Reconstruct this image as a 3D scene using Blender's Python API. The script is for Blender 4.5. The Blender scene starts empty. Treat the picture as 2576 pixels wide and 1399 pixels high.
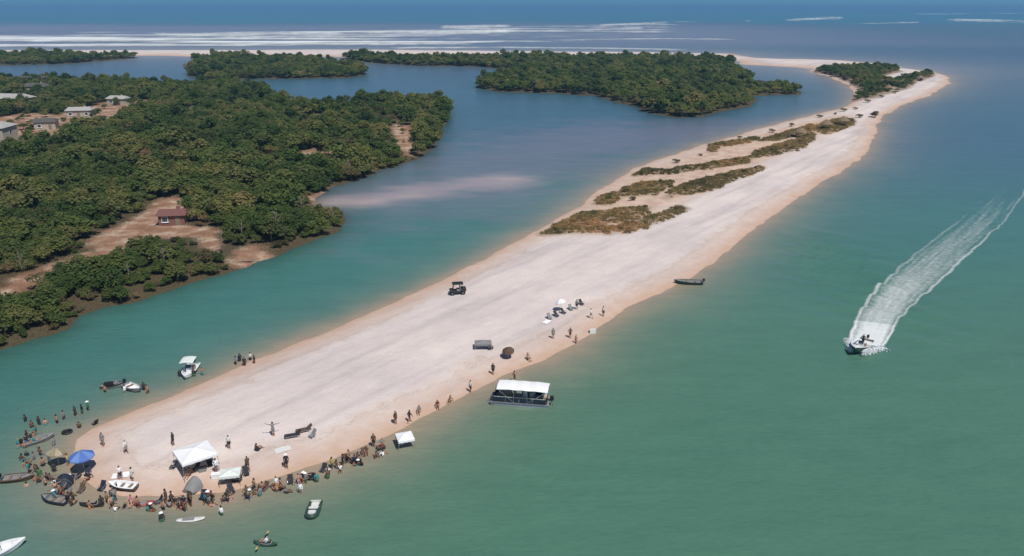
import bpy, bmesh, math, random
import numpy as np
from mathutils import Vector, Matrix

# ------------------------------------------------------------------ camera, sky, sun, exposure
SC = bpy.context.scene
COL = SC.collection
R = math.radians
CAM_H = 46.0                     # metres above the water
F = 788.0                        # focal length in pixels of a 1024 wide frame
PITCH = math.atan((278 + 1.5) / F)  # the horizon lies just above the top edge
cam_d = bpy.data.cameras.new('camera')
cam_d.sensor_width = 36.0
cam_d.lens = F / 1024 * 36.0
cam_d.clip_start = 0.5
cam_d.clip_end = 90000
cam = bpy.data.objects.new('camera', cam_d)
cam.location = (0, 0, CAM_H)
cam.rotation_euler = (math.pi / 2 - PITCH, 0, 0)
COL.objects.link(cam)
SC.camera = cam

SUN_EL, SUN_AZ = R(57), R(146)     # azimuth clockwise from the view direction (+Y): behind the camera, to the right
w = bpy.data.worlds.new('World'); SC.world = w; w.use_nodes = True
nt = w.node_tree
sky = nt.nodes.new('ShaderNodeTexSky'); sky.sky_type = 'NISHITA'; sky.sun_disc = False
sky.sun_elevation = SUN_EL; sky.sun_rotation = SUN_AZ
sky.altitude = 50; sky.air_density = 0.55; sky.dust_density = 0.1; sky.ozone_density = 1.5
bg = nt.nodes['Background']; bg.inputs[1].default_value = 0.075
nt.links.new(sky.outputs[0], bg.inputs[0])
sun_d = bpy.data.lights.new('sun', 'SUN'); sun_d.energy = 3.5; sun_d.angle = R(0.6); sun_d.color = (1.0, 0.95, 0.89)
sun = bpy.data.objects.new('sun', sun_d); COL.objects.link(sun)
sv = Vector((math.sin(SUN_AZ) * math.cos(SUN_EL), math.cos(SUN_AZ) * math.cos(SUN_EL), math.sin(SUN_EL)))
sun.rotation_euler = (-sv).to_track_quat('-Z', 'Y').to_euler()
sun.location = (0, 0, 200)
vs = SC.view_settings
vs.view_transform = 'Standard'; vs.look = 'None'; vs.exposure = 0.28; vs.gamma = 1.0; vs.use_curve_mapping = False
SC.cycles.use_denoising = True
SC.cycles.max_bounces = 6; SC.cycles.diffuse_bounces = 3; SC.cycles.transparent_max_bounces = 12

rng = random.Random(7)
nrg = np.random.RandomState(7)

# ------------------------------------------------------------------ survey: bearings on the picture -> points on the ground
CP, SP = math.cos(PITCH), math.sin(PITCH)
def ground(u, v, z=0.0):
    """u, v in pixels of the 1024 x 556 frame -> point on the level z"""
    a = (u - 512) / F; b = (278 - v) / F
    dx, dy, dz = a, CP + b * SP, -SP + b * CP
    t = (z - CAM_H) / min(dz, -1e-4)
    return (dx * t, dy * t)
def S(x, y, z=0.0):               # 3840 px survey coordinates
    return ground(x / 3.75, y / 3.75, z)
def D(x, y, z=0.0):               # 2575 px survey coordinates
    return ground(x / 2.5146, y / 2.5146, z)
def DP(pts): return np.array([D(*p) for p in pts])

# ------------------------------------------------------------------ noise and polygons
def vnoise(x, y, seed=0):
    xi = np.floor(x); yi = np.floor(y); xf = x - xi; yf = y - yi
    def h(a, b):
        s = np.sin(a * 127.1 + b * 311.7 + seed * 74.7) * 43758.5453
        return s - np.floor(s)
    u = xf * xf * (3 - 2 * xf); v = yf * yf * (3 - 2 * yf)
    return (h(xi, yi) * (1 - u) + h(xi + 1, yi) * u) * (1 - v) + (h(xi, yi + 1) * (1 - u) + h(xi + 1, yi + 1) * u) * v
def fbm(x, y, oct=4, seed=0):
    s = 0; a = 0.5; t = 0
    for i in range(oct):
        s = s + a * vnoise(x, y, seed + i * 3.1); t += a; a *= 0.5; x = x * 2.03 + 5.3; y = y * 2.03 + 1.7
    return s / t * 2 - 1
def sdist(px, py, poly, far=90.0):
    """signed distance, positive inside"""
    px = np.asarray(px, float); py = np.asarray(py, float)
    out = np.full(px.shape, -far)
    m = (px > poly[:, 0].min() - far) & (px < poly[:, 0].max() + far) & (py > poly[:, 1].min() - far) & (py < poly[:, 1].max() + far)
    if not m.any(): return out
    x = px[m]; y = py[m]
    d2 = np.full(x.shape, 1e18); ins = np.zeros(x.shape, bool)
    n = len(poly)
    for i in range(n):
        ax, ay = poly[i]; bx, by = poly[(i + 1) % n]
        ex, ey = bx - ax, by - ay; L = ex * ex + ey * ey + 1e-12
        t = np.clip(((x - ax) * ex + (y - ay) * ey) / L, 0, 1)
        d2 = np.minimum(d2, (x - ax - t * ex) ** 2 + (y - ay - t * ey) ** 2)
        c = (ay > y) != (by > y)
        ins ^= c & (x < (bx - ax) * (y - ay) / (by - ay + 1e-12) + ax)
    d = np.sqrt(d2); d[~ins] *= -1
    out[m] = np.maximum(d, -far)
    return out
def seg_d(px, py, pts):
    d = np.full(np.shape(px), 1e9)
    for (ax, ay), (bx, by) in zip(pts[:-1], pts[1:]):
        ex, ey = bx - ax, by - ay; L = ex * ex + ey * ey + 1e-9
        t = np.clip(((px - ax) * ex + (py - ay) * ey) / L, 0, 1)
        d = np.minimum(d, np.hypot(px - ax - t * ex, py - ay - t * ey))
    return d
def sstep(a, b, x):
    t = np.clip((x - a) / (b - a), 0, 1); return t * t * (3 - 2 * t)

# ------------------------------------------------------------------ shorelines
BAR = DP([(178,1150),(200,1105),(240,1078),(330,1042),(420,1002),(520,960),(640,905),(760,858),(880,808),(1000,758),(1120,700),(1220,650),
 (1310,605),(1390,560),(1460,515),(1520,470),(1590,428),(1690,390),(1790,358),(1900,326),(2000,302),(2080,282),(2135,266),(2140,252),
 (2150,236),(2130,212),(2090,194),(2035,180),(2060,172),(2110,168),(2200,168),(2290,174),(2350,182),(2385,192),(2382,215),(2340,240),(2270,262),
 (2225,288),(2205,315),(2200,345),(2170,395),(2120,428),(2030,482),(1950,535),(1880,592),(1800,652),(1720,706),(1640,746),(1560,785),
 (1505,822),(1440,868),(1370,905),(1300,932),(1240,960),(1180,990),(1120,1015),(1040,1060),(960,1100),(870,1142),(780,1172),(690,1198),
 (600,1226),(500,1243),(400,1252),(300,1250),(240,1236),(205,1205)])
LEFT = DP([(-700,1010),(-150,945),(0,885),(60,865),(120,845),(170,825),(200,797),(260,772),(340,760),(420,735),(500,705),(560,690),(600,678),
 (690,645),(740,622),(800,597),(850,582),(870,548),(838,522),(790,520),(790,500),(840,472),(900,452),(960,428),(1020,412),(1070,388),
 (1105,352),(1125,312),(1130,272),(1110,262),(1060,255),(1000,252),(900,258),(800,258),(740,250),(700,236),(640,222),(560,218),(400,215),
 (200,209),(0,203),(-300,200),(-900,205)])
ISL_A = DP([(470,188),(520,201),(640,199),(760,198),(870,196),(925,187),(905,172),(835,160),(800,152),(700,147),(560,145),(495,150),(490,165)])
ISL_B = DP([(-500,168),(0,164),(160,161),(260,153),(350,146),(330,142),(200,141),(0,140),(-500,140)])
ISL_C = DP([(1195,222),(1260,232),(1400,235),(1500,241),(1580,264),(1640,286),(1700,297),(1760,293),(1830,277),(1890,264),(1905,250),(1880,242),
 (1930,239),(2005,238),(2015,230),(1960,221),(1900,215),(1890,196),(1860,181),(1840,166),(1825,153),(1700,150),(1500,149),(1300,149),(1100,149),
 (940,146),(850,146),(940,159),(1050,166),(1190,167),(1285,174),(1265,188),(1205,207)])
BEACH = DP([(-900,126),(0,126),(500,126),(940,125),(1300,129),(1600,131),(1830,135),(1900,145),(2010,149),(2120,153),(2200,160),(2290,170),
 (2150,176),(2045,172),(1980,167),(1870,163),(1835,152),(1600,146),(1200,144),(700,142),(300,140),(-900,138)])
CLEAR = [DP([(232,612),(300,575),(370,545),(395,515),(430,505),(480,508),(482,530),(455,545),(470,575),(545,585),(548,610),(530,625),(480,605),(400,610),(330,630),(285,655),(240,655),(225,640)]),
         DP([(-200,830),(0,735),(60,705),(140,672),(200,650),(240,640),(250,660),(190,680),(150,690),(110,712),(80,738),(40,765),(0,790),(-200,880)]),
         DP([(-200,330),(0,300),(60,290),(150,295),(270,262),(300,252),(385,258),(380,272),(330,290),(290,318),(220,335),(130,358),(40,372),(0,378),(-200,400)]),
         DP([(-200,258),(0,252),(70,244),(110,252),(90,270),(0,276),(-200,284)]),
         DP([(580,668),(590,640),(640,628),(690,632),(690,650),(620,674)]),
         DP([(985,330),(1005,308),(1030,312),(1038,350),(1045,395),(1015,398),(1000,370)]),
         DP([(690,232),(790,246),(890,254),(900,266),(780,262),(700,250)]),
         DP([(735,395),(800,380),(850,388),(905,380),(900,400),(830,408),(760,412)]), DP([(640,400),(700,392),(705,404),(650,412)]), DP([(455,280),(495,272),(505,280),(470,286)]), DP([(500,595),(548,590),(560,640),(540,655)]),
         DP([(770,500),(840,470),(870,490),(860,522),(800,530)])]
SHOAL = [DP([(770,512),(830,510),(900,504),(1020,488),(1150,470),(1280,452)]), DP([(1000,482),(1150,450),(1300,405),(1450,365),(1600,345),(1780,335)])]
PATCH = [DP(p) for p in [
 [(1366,594),(1420,562),(1470,538),(1518,538),(1526,580),(1508,594)],
 [(1520,552),(1555,534),(1622,530),(1612,552),(1560,572),(1530,566)],
 [(1518,586),(1580,576),(1640,556),(1715,530),(1720,538),(1650,570),(1580,592),(1530,598)],
 [(1504,516),(1515,496),(1550,488),(1545,508),(1525,520)],
 [(1560,500),(1572,480),(1610,468),(1686,464),(1660,485),(1640,500)],
 [(1598,446),(1625,428),(1680,436),(1780,420),(1880,404),(1875,418),(1780,432),(1690,444),(1640,444)],
 [(1672,506),(1700,482),(1760,462),(1820,448),(1915,428),(1905,440),(1830,466),(1780,488),(1720,500)],
 [(1788,388),(1790,364),(1860,358),(1900,348),(1902,358),(1860,368),(1805,374)],
 [(1888,406),(1905,388),(1960,372),(2010,356),(2042,342),(2040,358),(2010,380),(1950,396)],
 [(1910,362),(1960,345),(2010,330),(2040,318),(2046,332),(2000,348),(1950,360)],
 [(2048,334),(2070,316),(2110,306),(2142,304),(2140,320),(2100,336),(2070,344)],
 [(2130,258),(2165,236),(2150,214),(2100,194),(2044,180),(2110,172),(2230,172),(2270,184),(2220,196),(2250,212),(2240,238),(2190,252)],
 [(2240,210),(2290,196),(2345,186),(2350,194),(2300,212),(2280,228),(2250,236)]]]

DUNE = DP([(1362,598),(1420,560),(1470,528),(1525,480),(1590,440),(1690,402),(1790,368),(1900,338),(2000,314),(2080,296),(2150,292),(2150,318),(2060,352),(1960,402),(1900,436),(1800,480),(1720,520),(1640,562),(1560,598),(1470,602)])
def patch_f(x, y):
    s = np.full(np.shape(x), -30.0)
    for p in PATCH: s = np.maximum(s, sdist(x, y, p, 30.0))
    return s + fbm(x / 3.1, y / 3.1, 3, 41) * 1.2
def clear_f(x, y):
    s = np.full(np.shape(x), -30.0)
    for p in CLEAR: s = np.maximum(s, sdist(x, y, p, 30.0))
    return s + fbm(x / 4.0, y / 4.0, 3, 23) * 1.8
def bar_sd(x, y):
    d = sdist(x, y, BAR)
    return d + (fbm(x / 9, y / 9, 4, 3) * 0.9 + fbm(x / 2.5, y / 2.5, 2, 9) * 0.25) * (1 + np.clip(y - 150, 0, 400) / 200)
def left_sd(x, y):
    return sdist(x, y, LEFT) + fbm(x / 8, y / 8, 4, 13) * 1.6
def bar_z(x, y, sd=None, pf=None):
    x = np.asarray(x, float); y = np.asarray(y, float)
    if sd is None: sd = bar_sd(x, y)
    if pf is None: pf = patch_f(x, y)
    z = np.where(sd > 0, 1.15 * (1 - np.exp(-np.maximum(sd, 0) / 9.0)), 0.10 * sd)
    inn = sstep(4, 16, sd)
    z = z + inn * (0.16 * fbm(x / 7, y / 7, 4, 5) + 0.05 * fbm(x / 1.3, y / 1.3, 3, 6)) + sstep(-1.5, 3, pf) * sstep(1, 5, sd) * (0.55 + 0.35 * fbm(x / 4, y / 4, 3, 8))
    return z
def left_z(x, y, sd=None):
    if sd is None: sd = left_sd(x, y)
    return np.where(sd > 0, 0.7 * (1 - np.exp(-np.maximum(sd, 0) / 4)), 0.12 * sd) + sstep(1, 6, sd) * 0.25 * (1 + fbm(x / 11, y / 11, 3, 15))
def bz(p): return float(bar_z(np.array([p[0]]), np.array([p[1]]))[0])
def lz(p): return float(left_z(np.array([p[0]]), np.array([p[1]]))[0])

# ------------------------------------------------------------------ node material helpers
class NT:
    def __init__(s, name):
        s.m = bpy.data.materials.new(name); s.m.use_nodes = True
        s.t = s.m.node_tree; s.b = s.t.nodes['Principled BSDF']; s.out = s.t.nodes['Material Output']
    def n(s, typ, **kw):
        nd = s.t.nodes.new('ShaderNode' + typ)
        for k, v in kw.items():
            if k.startswith('i_'):
                key = k[2:]; key = int(key) if key.isdigit() else key.replace('_', ' ')
                nd.inputs[key].default_value = v
            else: setattr(nd, k, v)
        return nd
    def l(s, a, b): s.t.links.new(a, b)
    def coord(s, scale, obj=False):
        c = s.n('TexCoord'); mp = s.n('Mapping'); mp.inputs['Scale'].default_value = scale
        if obj: s.l(c.outputs['Object'], mp.inputs[0])
        else:
            g = s.n('NewGeometry'); s.l(g.outputs['Position'], mp.inputs[0])
        return mp.outputs[0]
    def noise(s, vec, scale, detail=4, rough=0.55):
        nd = s.n('TexNoise'); nd.inputs['Scale'].default_value = scale; nd.inputs['Detail'].default_value = detail; nd.inputs['Roughness'].default_value = rough
        s.l(vec, nd.inputs['Vector']); return nd.outputs[0]
    def ramp(s, fac, stops):
        r = s.n('ValToRGB'); e = r.color_ramp.elements
        while len(e) < len(stops): e.new(0.5)
        for el, (p, c) in zip(e, stops): el.position = p; el.color = (*c, 1) if len(c) == 3 else c
        s.l(fac, r.inputs[0]); return r.outputs[0]
    def mix(s, f, a, b, mode='MIX'):
        m = s.n('MixRGB', blend_type=mode)
        for i, v in ((0, f), (1, a), (2, b)):
            if hasattr(v, 'is_output'): s.l(v, m.inputs[i])
            elif i == 0: m.inputs[0].default_value = v
            else: m.inputs[i].default_value = (*v, 1)
        return m.outputs[0]
    def math(s, op, a, b=None, clamp=False):
        m = s.n('Math', operation=op); m.use_clamp = clamp
        for i, v in ((0, a), (1, b)):
            if v is None: continue
            if hasattr(v, 'is_output'): s.l(v, m.inputs[i])
            else: m.inputs[i].default_value = v
        return m.outputs[0]
    def attr(s, name, out='Fac'):
        return s.n('Attribute', attribute_name=name).outputs[out]
    def bump(s, h, strength, dist):
        b = s.n('Bump'); b.inputs['Strength'].default_value = strength; b.inputs['Distance'].default_value = dist
        s.l(h, b.inputs['Height']); s.l(b.outputs[0], s.b.inputs['Normal'])
    def base(s, c, rough=0.8, spec=0.3):
        if hasattr(c, 'is_output'): s.l(c, s.b.inputs['Base Color'])
        else: s.b.inputs['Base Color'].default_value = (*c, 1)
        s.b.inputs['Roughness'].default_value = rough; s.b.inputs['Specular IOR Level'].default_value = spec

MATS = {}
def mat(name, c, rough=0.7, var=0.12, scale=6.0, spec=0.3, metal=0.0):
    if name in MATS: return MATS[name]
    t = NT(name)
    v = t.coord((1, 1, 1), obj=True)
    n1 = t.noise(v, scale, 5)
    dark = tuple(x * (1 - var) for x in c); lite = tuple(min(1, x * (1 + var)) for x in c)
    t.base(t.ramp(n1, [(0.3, dark), (0.7, lite)]), rough, spec)
    t.b.inputs['Metallic'].default_value = metal
    t.bump(t.noise(v, scale * 6, 3), 0.15, 0.01)
    MATS[name] = t.m
    return t.m

BAR_DIR = math.atan2(D(1600, 620)[1] - D(500, 1130)[1], D(1600, 620)[0] - D(500, 1130)[0])
def mat_sand():
    t = NT('sand'); p = t.coord((1, 1, 1))
    sh = t.attr('shore'); pa = t.attr('patch')
    big = t.noise(p, 0.05, 5, 0.6); mid = t.noise(p, 0.35, 5, 0.6); fine = t.noise(p, 6.0, 4, 0.7)
    mp = t.n('Mapping'); mp.inputs['Rotation'].default_value = (0, 0, -BAR_DIR); rm = t.n('Mapping'); rm.inputs['Scale'].default_value = (0.022, 0.30, 1)
    gp = t.n('NewGeometry'); t.l(gp.outputs['Position'], mp.inputs[0]); t.l(mp.outputs[0], rm.inputs[0]); st = t.noise(rm.outputs[0], 1.0, 6, 0.62)
    c = t.ramp(big, [(0.34, (0.60, 0.535, 0.51)), (0.5, (0.66, 0.585, 0.55)), (0.66, (0.71, 0.625, 0.575))])
    c = t.mix(0.4, c, t.ramp(mid, [(0.3, (0.86, 0.85, 0.86)), (0.6, (1, 1, 1))]), 'MULTIPLY')
    c = t.mix(0.75, c, t.ramp(st, [(0.36, (0.76, 0.76, 0.785)), (0.47, (0.92, 0.92, 0.93)), (0.58, (1, 1, 1))]), 'MULTIPLY')
    c = t.mix(0.35, c, t.ramp(fine, [(0.35, (0.8, 0.79, 0.78)), (0.6, (1, 1, 1))]), 'MULTIPLY')
    # footprints: scattered dimples
    vo = t.n('TexVoronoi', i_Scale=1.1); t.l(p, vo.inputs['Vector'])
    foot = t.ramp(vo.outputs['Distance'], [(0.0, (0.78, 0.77, 0.76)), (0.16, (1, 1, 1))])
    c = t.mix(0.7, c, foot, 'MULTIPLY')
    # damp sand by the edge, peach
    dn = t.math('ADD', sh, t.math('MULTIPLY', t.math('SUBTRACT', mid, 0.5), 5.0))
    damp = t.ramp(t.math('DIVIDE', dn, 7.5, True), [(0.0, (1, 1, 1)), (0.35, (0.55, 0.55, 0.55)), (0.9, (0, 0, 0))])
    c = t.mix(t.math('MULTIPLY', damp, 0.9), c, (0.50, 0.335, 0.235))
    # line of drift weed
    wl = t.math('ABSOLUTE', t.math('SUBTRACT', dn, 4.6))
    wr = t.math('MULTIPLY', t.math('SUBTRACT', 1.0, t.math('DIVIDE', wl, 0.5), True), t.ramp(fine, [(0.5, (0, 0, 0)), (0.62, (1, 1, 1))]))
    c = t.mix(t.math('MULTIPLY', wr, 0.6), c, (0.16, 0.12, 0.08))
    # trampled dune soil in the grown-over patches
    pf = t.math('ADD', pa, t.math('MULTIPLY', t.math('SUBTRACT', mid, 0.5), 2.5))
    tan = t.math('DIVIDE', t.math('ADD', t.math('ADD', t.attr('dune'), 2.0), t.math('MULTIPLY', t.math('SUBTRACT', mid, 0.5), 9.0)), 6.0, True)
    c = t.mix(t.math('MULTIPLY', tan, 0.8), c, t.ramp(mid, [(0.35, (0.42, 0.27, 0.18)), (0.65, (0.60, 0.44, 0.33))]))
    pm = t.ramp(t.math('DIVIDE', t.math('ADD', pf, 2.0), 2.6, True), [(0.0, (0, 0, 0)), (1.0, (1, 1, 1))])
    c = t.mix(t.math('MULTIPLY', pm, 0.9), c, t.ramp(mid, [(0.35, (0.15, 0.105, 0.06)), (0.65, (0.27, 0.195, 0.12))]))
    t.base(c, 0.9, 0.15)
    h = t.math('ADD', t.math('MULTIPLY', mid, 1.0), t.math('MULTIPLY', t.noise(p, 2.2, 4, 0.65), 0.5))
    h = t.math('ADD', h, t.math('MULTIPLY', vo.outputs['Distance'], 0.25))
    t.bump(h, 0.45, 0.25)
    return t.m
def mat_shore():
    t = NT('marsh_soil'); p = t.coord((1, 1, 1))
    cl = t.attr('clear'); sh = t.attr('shore')
    mid = t.noise(p, 0.25, 5, 0.6); fine = t.noise(p, 2.5, 5, 0.7); big = t.noise(p, 0.06, 3)
    soil = t.ramp(fine, [(0.3, (0.045, 0.035, 0.02)), (0.6, (0.10, 0.08, 0.045)), (0.8, (0.07, 0.085, 0.03))])
    sand = t.ramp(mid, [(0.32, (0.23, 0.125, 0.08)), (0.50, (0.32, 0.19, 0.125)), (0.64, (0.48, 0.37, 0.28))])
    sand = t.mix(0.5, sand, t.ramp(fine, [(0.3, (0.6, 0.57, 0.52)), (0.6, (1, 1, 1))]), 'MULTIPLY')
    f = t.math('ADD', cl, t.math('MULTIPLY', t.math('SUBTRACT', fine, 0.5), 5.0))
    c = t.mix(t.math('DIVIDE', t.math('ADD', f, 1.0), 2.0, True), soil, sand)
    t.base(c, 0.92, 0.1); t.bump(t.math('ADD', mid, fine), 0.6, 0.3)
    return t.m
def mat_water():
    t = NT('water'); p = t.coord((1, 1, 1))
    c = t.attr('tone', 'Color')
    n1 = t.noise(t.coord((0.02, 0.05, 1)), 1.0, 5, 0.6)
    n2 = t.noise(t.coord((0.12, 0.35, 1)), 1.0, 4, 0.6)
    c = t.mix(0.55, c, t.ramp(n1, [(0.3, (0.82, 0.86, 0.88)), (0.7, (1.0, 1.0, 1.0))]), 'MULTIPLY')
    c = t.mix(0.45, c, t.ramp(n2, [(0.35, (0.74, 0.80, 0.82)), (0.65, (1.0, 1.0, 1.0))]), 'MULTIPLY')
    n3 = t.noise(t.coord((0.9, 2.6, 1)), 1.0, 3, 0.6)
    c = t.mix(0.35, c, t.ramp(n3, [(0.35, (0.80, 0.84, 0.86)), (0.65, (1.06, 1.05, 1.04))]), 'MULTIPLY')
    t.base(c, 0.3, 0.36)
    t.b.inputs['IOR'].default_value = 1.33
    h = t.math('MULTIPLY', t.noise(t.coord((0.7, 1.3, 1)), 1.0, 5, 0.6), 0.7)
    h = t.math('ADD', h, t.math('MULTIPLY', t.noise(t.coord((0.08, 0.2, 1)), 1.0, 4, 0.6), 1.6))
    t.bump(h, 0.45, 0.28)
    return t.m
def mat_foam(name, sx, sy, col=(0.82, 0.86, 0.87), cover=1.0, soft=0.95, su=9.0, sv_=16.0, gain=2.2):
    t = NT(name)
    f = t.attr('foam')
    n = t.noise(t.coord((sx, sy, 1)), 1.0, 6, 0.6)
    cb = t.n('CombineXYZ'); t.l(t.math('MULTIPLY', t.attr('across'), su), cb.inputs[0]); t.l(t.math('MULTIPLY', t.attr('along'), sv_), cb.inputs[1])
    n2 = t.noise(cb.outputs[0], 1.0, 7, 0.66)
    n = t.math('ADD', t.math('MULTIPLY', n, 0.45), t.math('MULTIPLY', n2, 0.55))
    a = t.math('MULTIPLY', t.math('SUBTRACT', t.math('ADD', f, n), soft), gain, True)
    a = t.math('MULTIPLY', a, cover)
    t.base(t.ramp(n, [(0.3, tuple(x * 0.86 for x in col)), (0.7, col)]), 0.9, 0.1)
    t.l(a, t.b.inputs['Alpha'])
    t.bump(n, 0.4, 0.3)
    return t.m
def mat_leaf(name, cols, rough=0.6):
    t = NT(name)
    oi = t.n('ObjectInfo'); g = t.coord((1, 1, 1))
    n = t.noise(g, 0.9, 3); 
    r = t.math('ADD', t.math('MULTIPLY', oi.outputs['Random'], 0.6), t.math('MULTIPLY', n, 0.4))
    c = t.ramp(r, [(0.12, cols[0]), (0.4, cols[1]), (0.62, cols[2]), (0.9, cols[3])])
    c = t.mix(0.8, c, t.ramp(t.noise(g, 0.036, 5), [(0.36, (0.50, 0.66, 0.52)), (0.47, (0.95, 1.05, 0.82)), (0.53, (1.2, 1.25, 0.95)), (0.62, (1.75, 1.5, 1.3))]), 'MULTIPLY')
    t.base(c, rough, 0.15)
    tr = t.n('BsdfTranslucent'); t.l(t.mix(1.0, c, (1.15, 1.2, 0.75), 'MULTIPLY'), tr.inputs[0])
    ms = t.n('MixShader'); ms.inputs[0].default_value = 0.5
    t.l(t.b.outputs[0], ms.inputs[1]); t.l(tr.outputs[0], ms.inputs[2]); t.l(ms.outputs[0], t.out.inputs[0])
    return t.m
M_SAND, M_SHORE, M_WATER = mat_sand(), mat_shore(), mat_water()
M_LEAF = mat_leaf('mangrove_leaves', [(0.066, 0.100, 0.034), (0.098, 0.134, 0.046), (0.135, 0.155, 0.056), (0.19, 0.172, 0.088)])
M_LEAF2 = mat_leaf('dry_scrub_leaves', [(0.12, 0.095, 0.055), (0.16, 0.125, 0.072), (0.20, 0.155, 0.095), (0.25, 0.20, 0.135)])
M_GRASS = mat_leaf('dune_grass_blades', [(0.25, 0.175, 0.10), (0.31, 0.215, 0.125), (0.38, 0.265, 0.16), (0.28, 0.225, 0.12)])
M_BARK = mat('bark', (0.16, 0.13, 0.10), 0.9, 0.3, 3)

# ------------------------------------------------------------------ mesh helpers
class MB:
    def __init__(s): s.v = []; s.f = []
    def add(s, v, f):
        o = len(s.v); s.v += [tuple(x) for x in v]; s.f += [tuple(i + o for i in q) for q in f]; return s
    def box(s, c, d, rz=0, rx=0, ry=0, taper=1.0):
        M = Matrix.Translation(c) @ Matrix.Rotation(rz, 4, 'Z') @ Matrix.Rotation(ry, 4, 'Y') @ Matrix.Rotation(rx, 4, 'X')
        v = []
        for z in (-.5, .5):
            k = taper if z > 0 else 1
            for x, y in ((-.5, -.5), (.5, -.5), (.5, .5), (-.5, .5)): v.append(M @ Vector((x * d[0] * k, y * d[1] * k, z * d[2])))
        return s.add(v, [(3, 2, 1, 0), (4, 5, 6, 7), (0, 1, 5, 4), (1, 2, 6, 5), (2, 3, 7, 6), (3, 0, 4, 7)])
    def path(s, pts, rad, n=8, cap=True):
        pts = [Vector(p) for p in pts]
        if not hasattr(rad, '__len__'): rad = [rad] * len(pts)
        v = []; f = []
        for i, p in enumerate(pts):
            d = (pts[min(i + 1, len(pts) - 1)] - pts[max(i - 1, 0)]).normalized()
            a = d.orthogonal().normalized() if i == 0 else (a - d * a.dot(d)).normalized()
            b = d.cross(a)
            for k in range(n):
                t = 2 * math.pi * k / n; v.append(p + (a * math.cos(t) + b * math.sin(t)) * rad[i])
        for i in range(len(pts) - 1):
            for k in range(n):
                k2 = (k + 1) % n; f.append((i * n + k, i * n + k2, (i + 1) * n + k2, (i + 1) * n + k))
        if cap:
            f.append(tuple(reversed(range(n)))); f.append(tuple(range((len(pts) - 1) * n, len(pts) * n)))
        return s.add(v, f)
    def lathe(s, prof, n=12, c=(0, 0, 0), M=None):
        v = []; f = []
        for r, z in prof:
            for k in range(n):
                t = 2 * math.pi * k / n; q = Vector((r * math.cos(t), r * math.sin(t), z))
                if M is not None: q = M @ q
                v.append(q + Vector(c))
        for i in range(len(prof) - 1):
            for k in range(n):
                k2 = (k + 1) % n; f.append((i * n + k, i * n + k2, (i + 1) * n + k2, (i + 1) * n + k))
        return s.add(v, f)
    def ball(s, c, r, n=10, m=7):
        if not hasattr(r, '__len__'): r = (r, r, r)
        prof = [(max(1e-3, math.sin(math.pi * i / m)), -math.cos(math.pi * i / m)) for i in range(m + 1)]
        return s.lathe(prof, n, c, Matrix.Diagonal((*r, 1)).to_3x3())
    def torus(s, c, R_, r, n=20, m=8, sy=1.0):
        v = []; f = []
        for i in range(n):
            a = 2 * math.pi * i / n
            for k in range(m):
                b = 2 * math.pi * k / m
                v.append((c[0] + (R_ + r * math.cos(b)) * math.cos(a), c[1] + sy * (R_ + r * math.cos(b)) * math.sin(a), c[2] + r * math.sin(b)))
        for i in range(n):
            for k in range(m): f.append((i * m + k, ((i + 1) % n) * m + k, ((i + 1) % n) * m + (k + 1) % m, i * m + (k + 1) % m))
        return s.add(v, f)
    def loft(s, secs, close=False, cap=False):
        n = len(secs[0]); v = [p for q in secs for p in q]; f = []
        for i in range(len(secs) - 1):
            for k in range(n if close else n - 1):
                k2 = (k + 1) % n; f.append((i * n + k, i * n + k2, (i + 1) * n + k2, (i + 1) * n + k))
        if cap: f.append(tuple(reversed(range(n)))); f.append(tuple(range((len(secs) - 1) * n, len(secs) * n)))
        return s.add(v, f)
    def mesh(s, name, m, smooth=False):
        me = bpy.data.meshes.new(name); me.from_pydata(s.v, [], s.f); me.update()
        if m is not None: me.materials.append(m)
        if smooth: me.polygons.foreach_set('use_smooth', [True] * len(me.polygons))
        bm = bmesh.new(); bm.from_mesh(me); bmesh.ops.recalc_face_normals(bm, faces=bm.faces); bm.to_mesh(me); bm.free()
        return me
    def part(s, name, m, parent, smooth=False, label=None):
        o = bpy.data.objects.new(name, s.mesh(name, m, smooth)); COL.objects.link(o); o.parent = parent
        if label: o['label'] = label
        return o
def thing(name, label, cat, loc, rz=0, group=None):
    o = bpy.data.objects.new(name, None); o.empty_display_size = 0.3; COL.objects.link(o)
    o.location = loc; o.rotation_euler = (0, 0, rz); o['label'] = label; o['category'] = cat
    if group: o['group'] = group
    return o
def dup(root, loc, rz=0, label=None, group=None, scale=None):
    r = root.copy(); COL.objects.link(r); r.location = loc; r.rotation_euler = (0, 0, rz)
    if scale: r.scale = scale
    if label: r['label'] = label
    if group: r['group'] = group
    for ch in list(root.children):
        c = ch.copy(); COL.objects.link(c); c.parent = r
        for g in ch.children:
            d = g.copy(); COL.objects.link(d); d.parent = c
    return r
def setm(o, m):                                   # a colour of its own for a copied part
    if o.material_slots:
        o.material_slots[0].link = 'OBJECT'; o.material_slots[0].material = m
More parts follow.
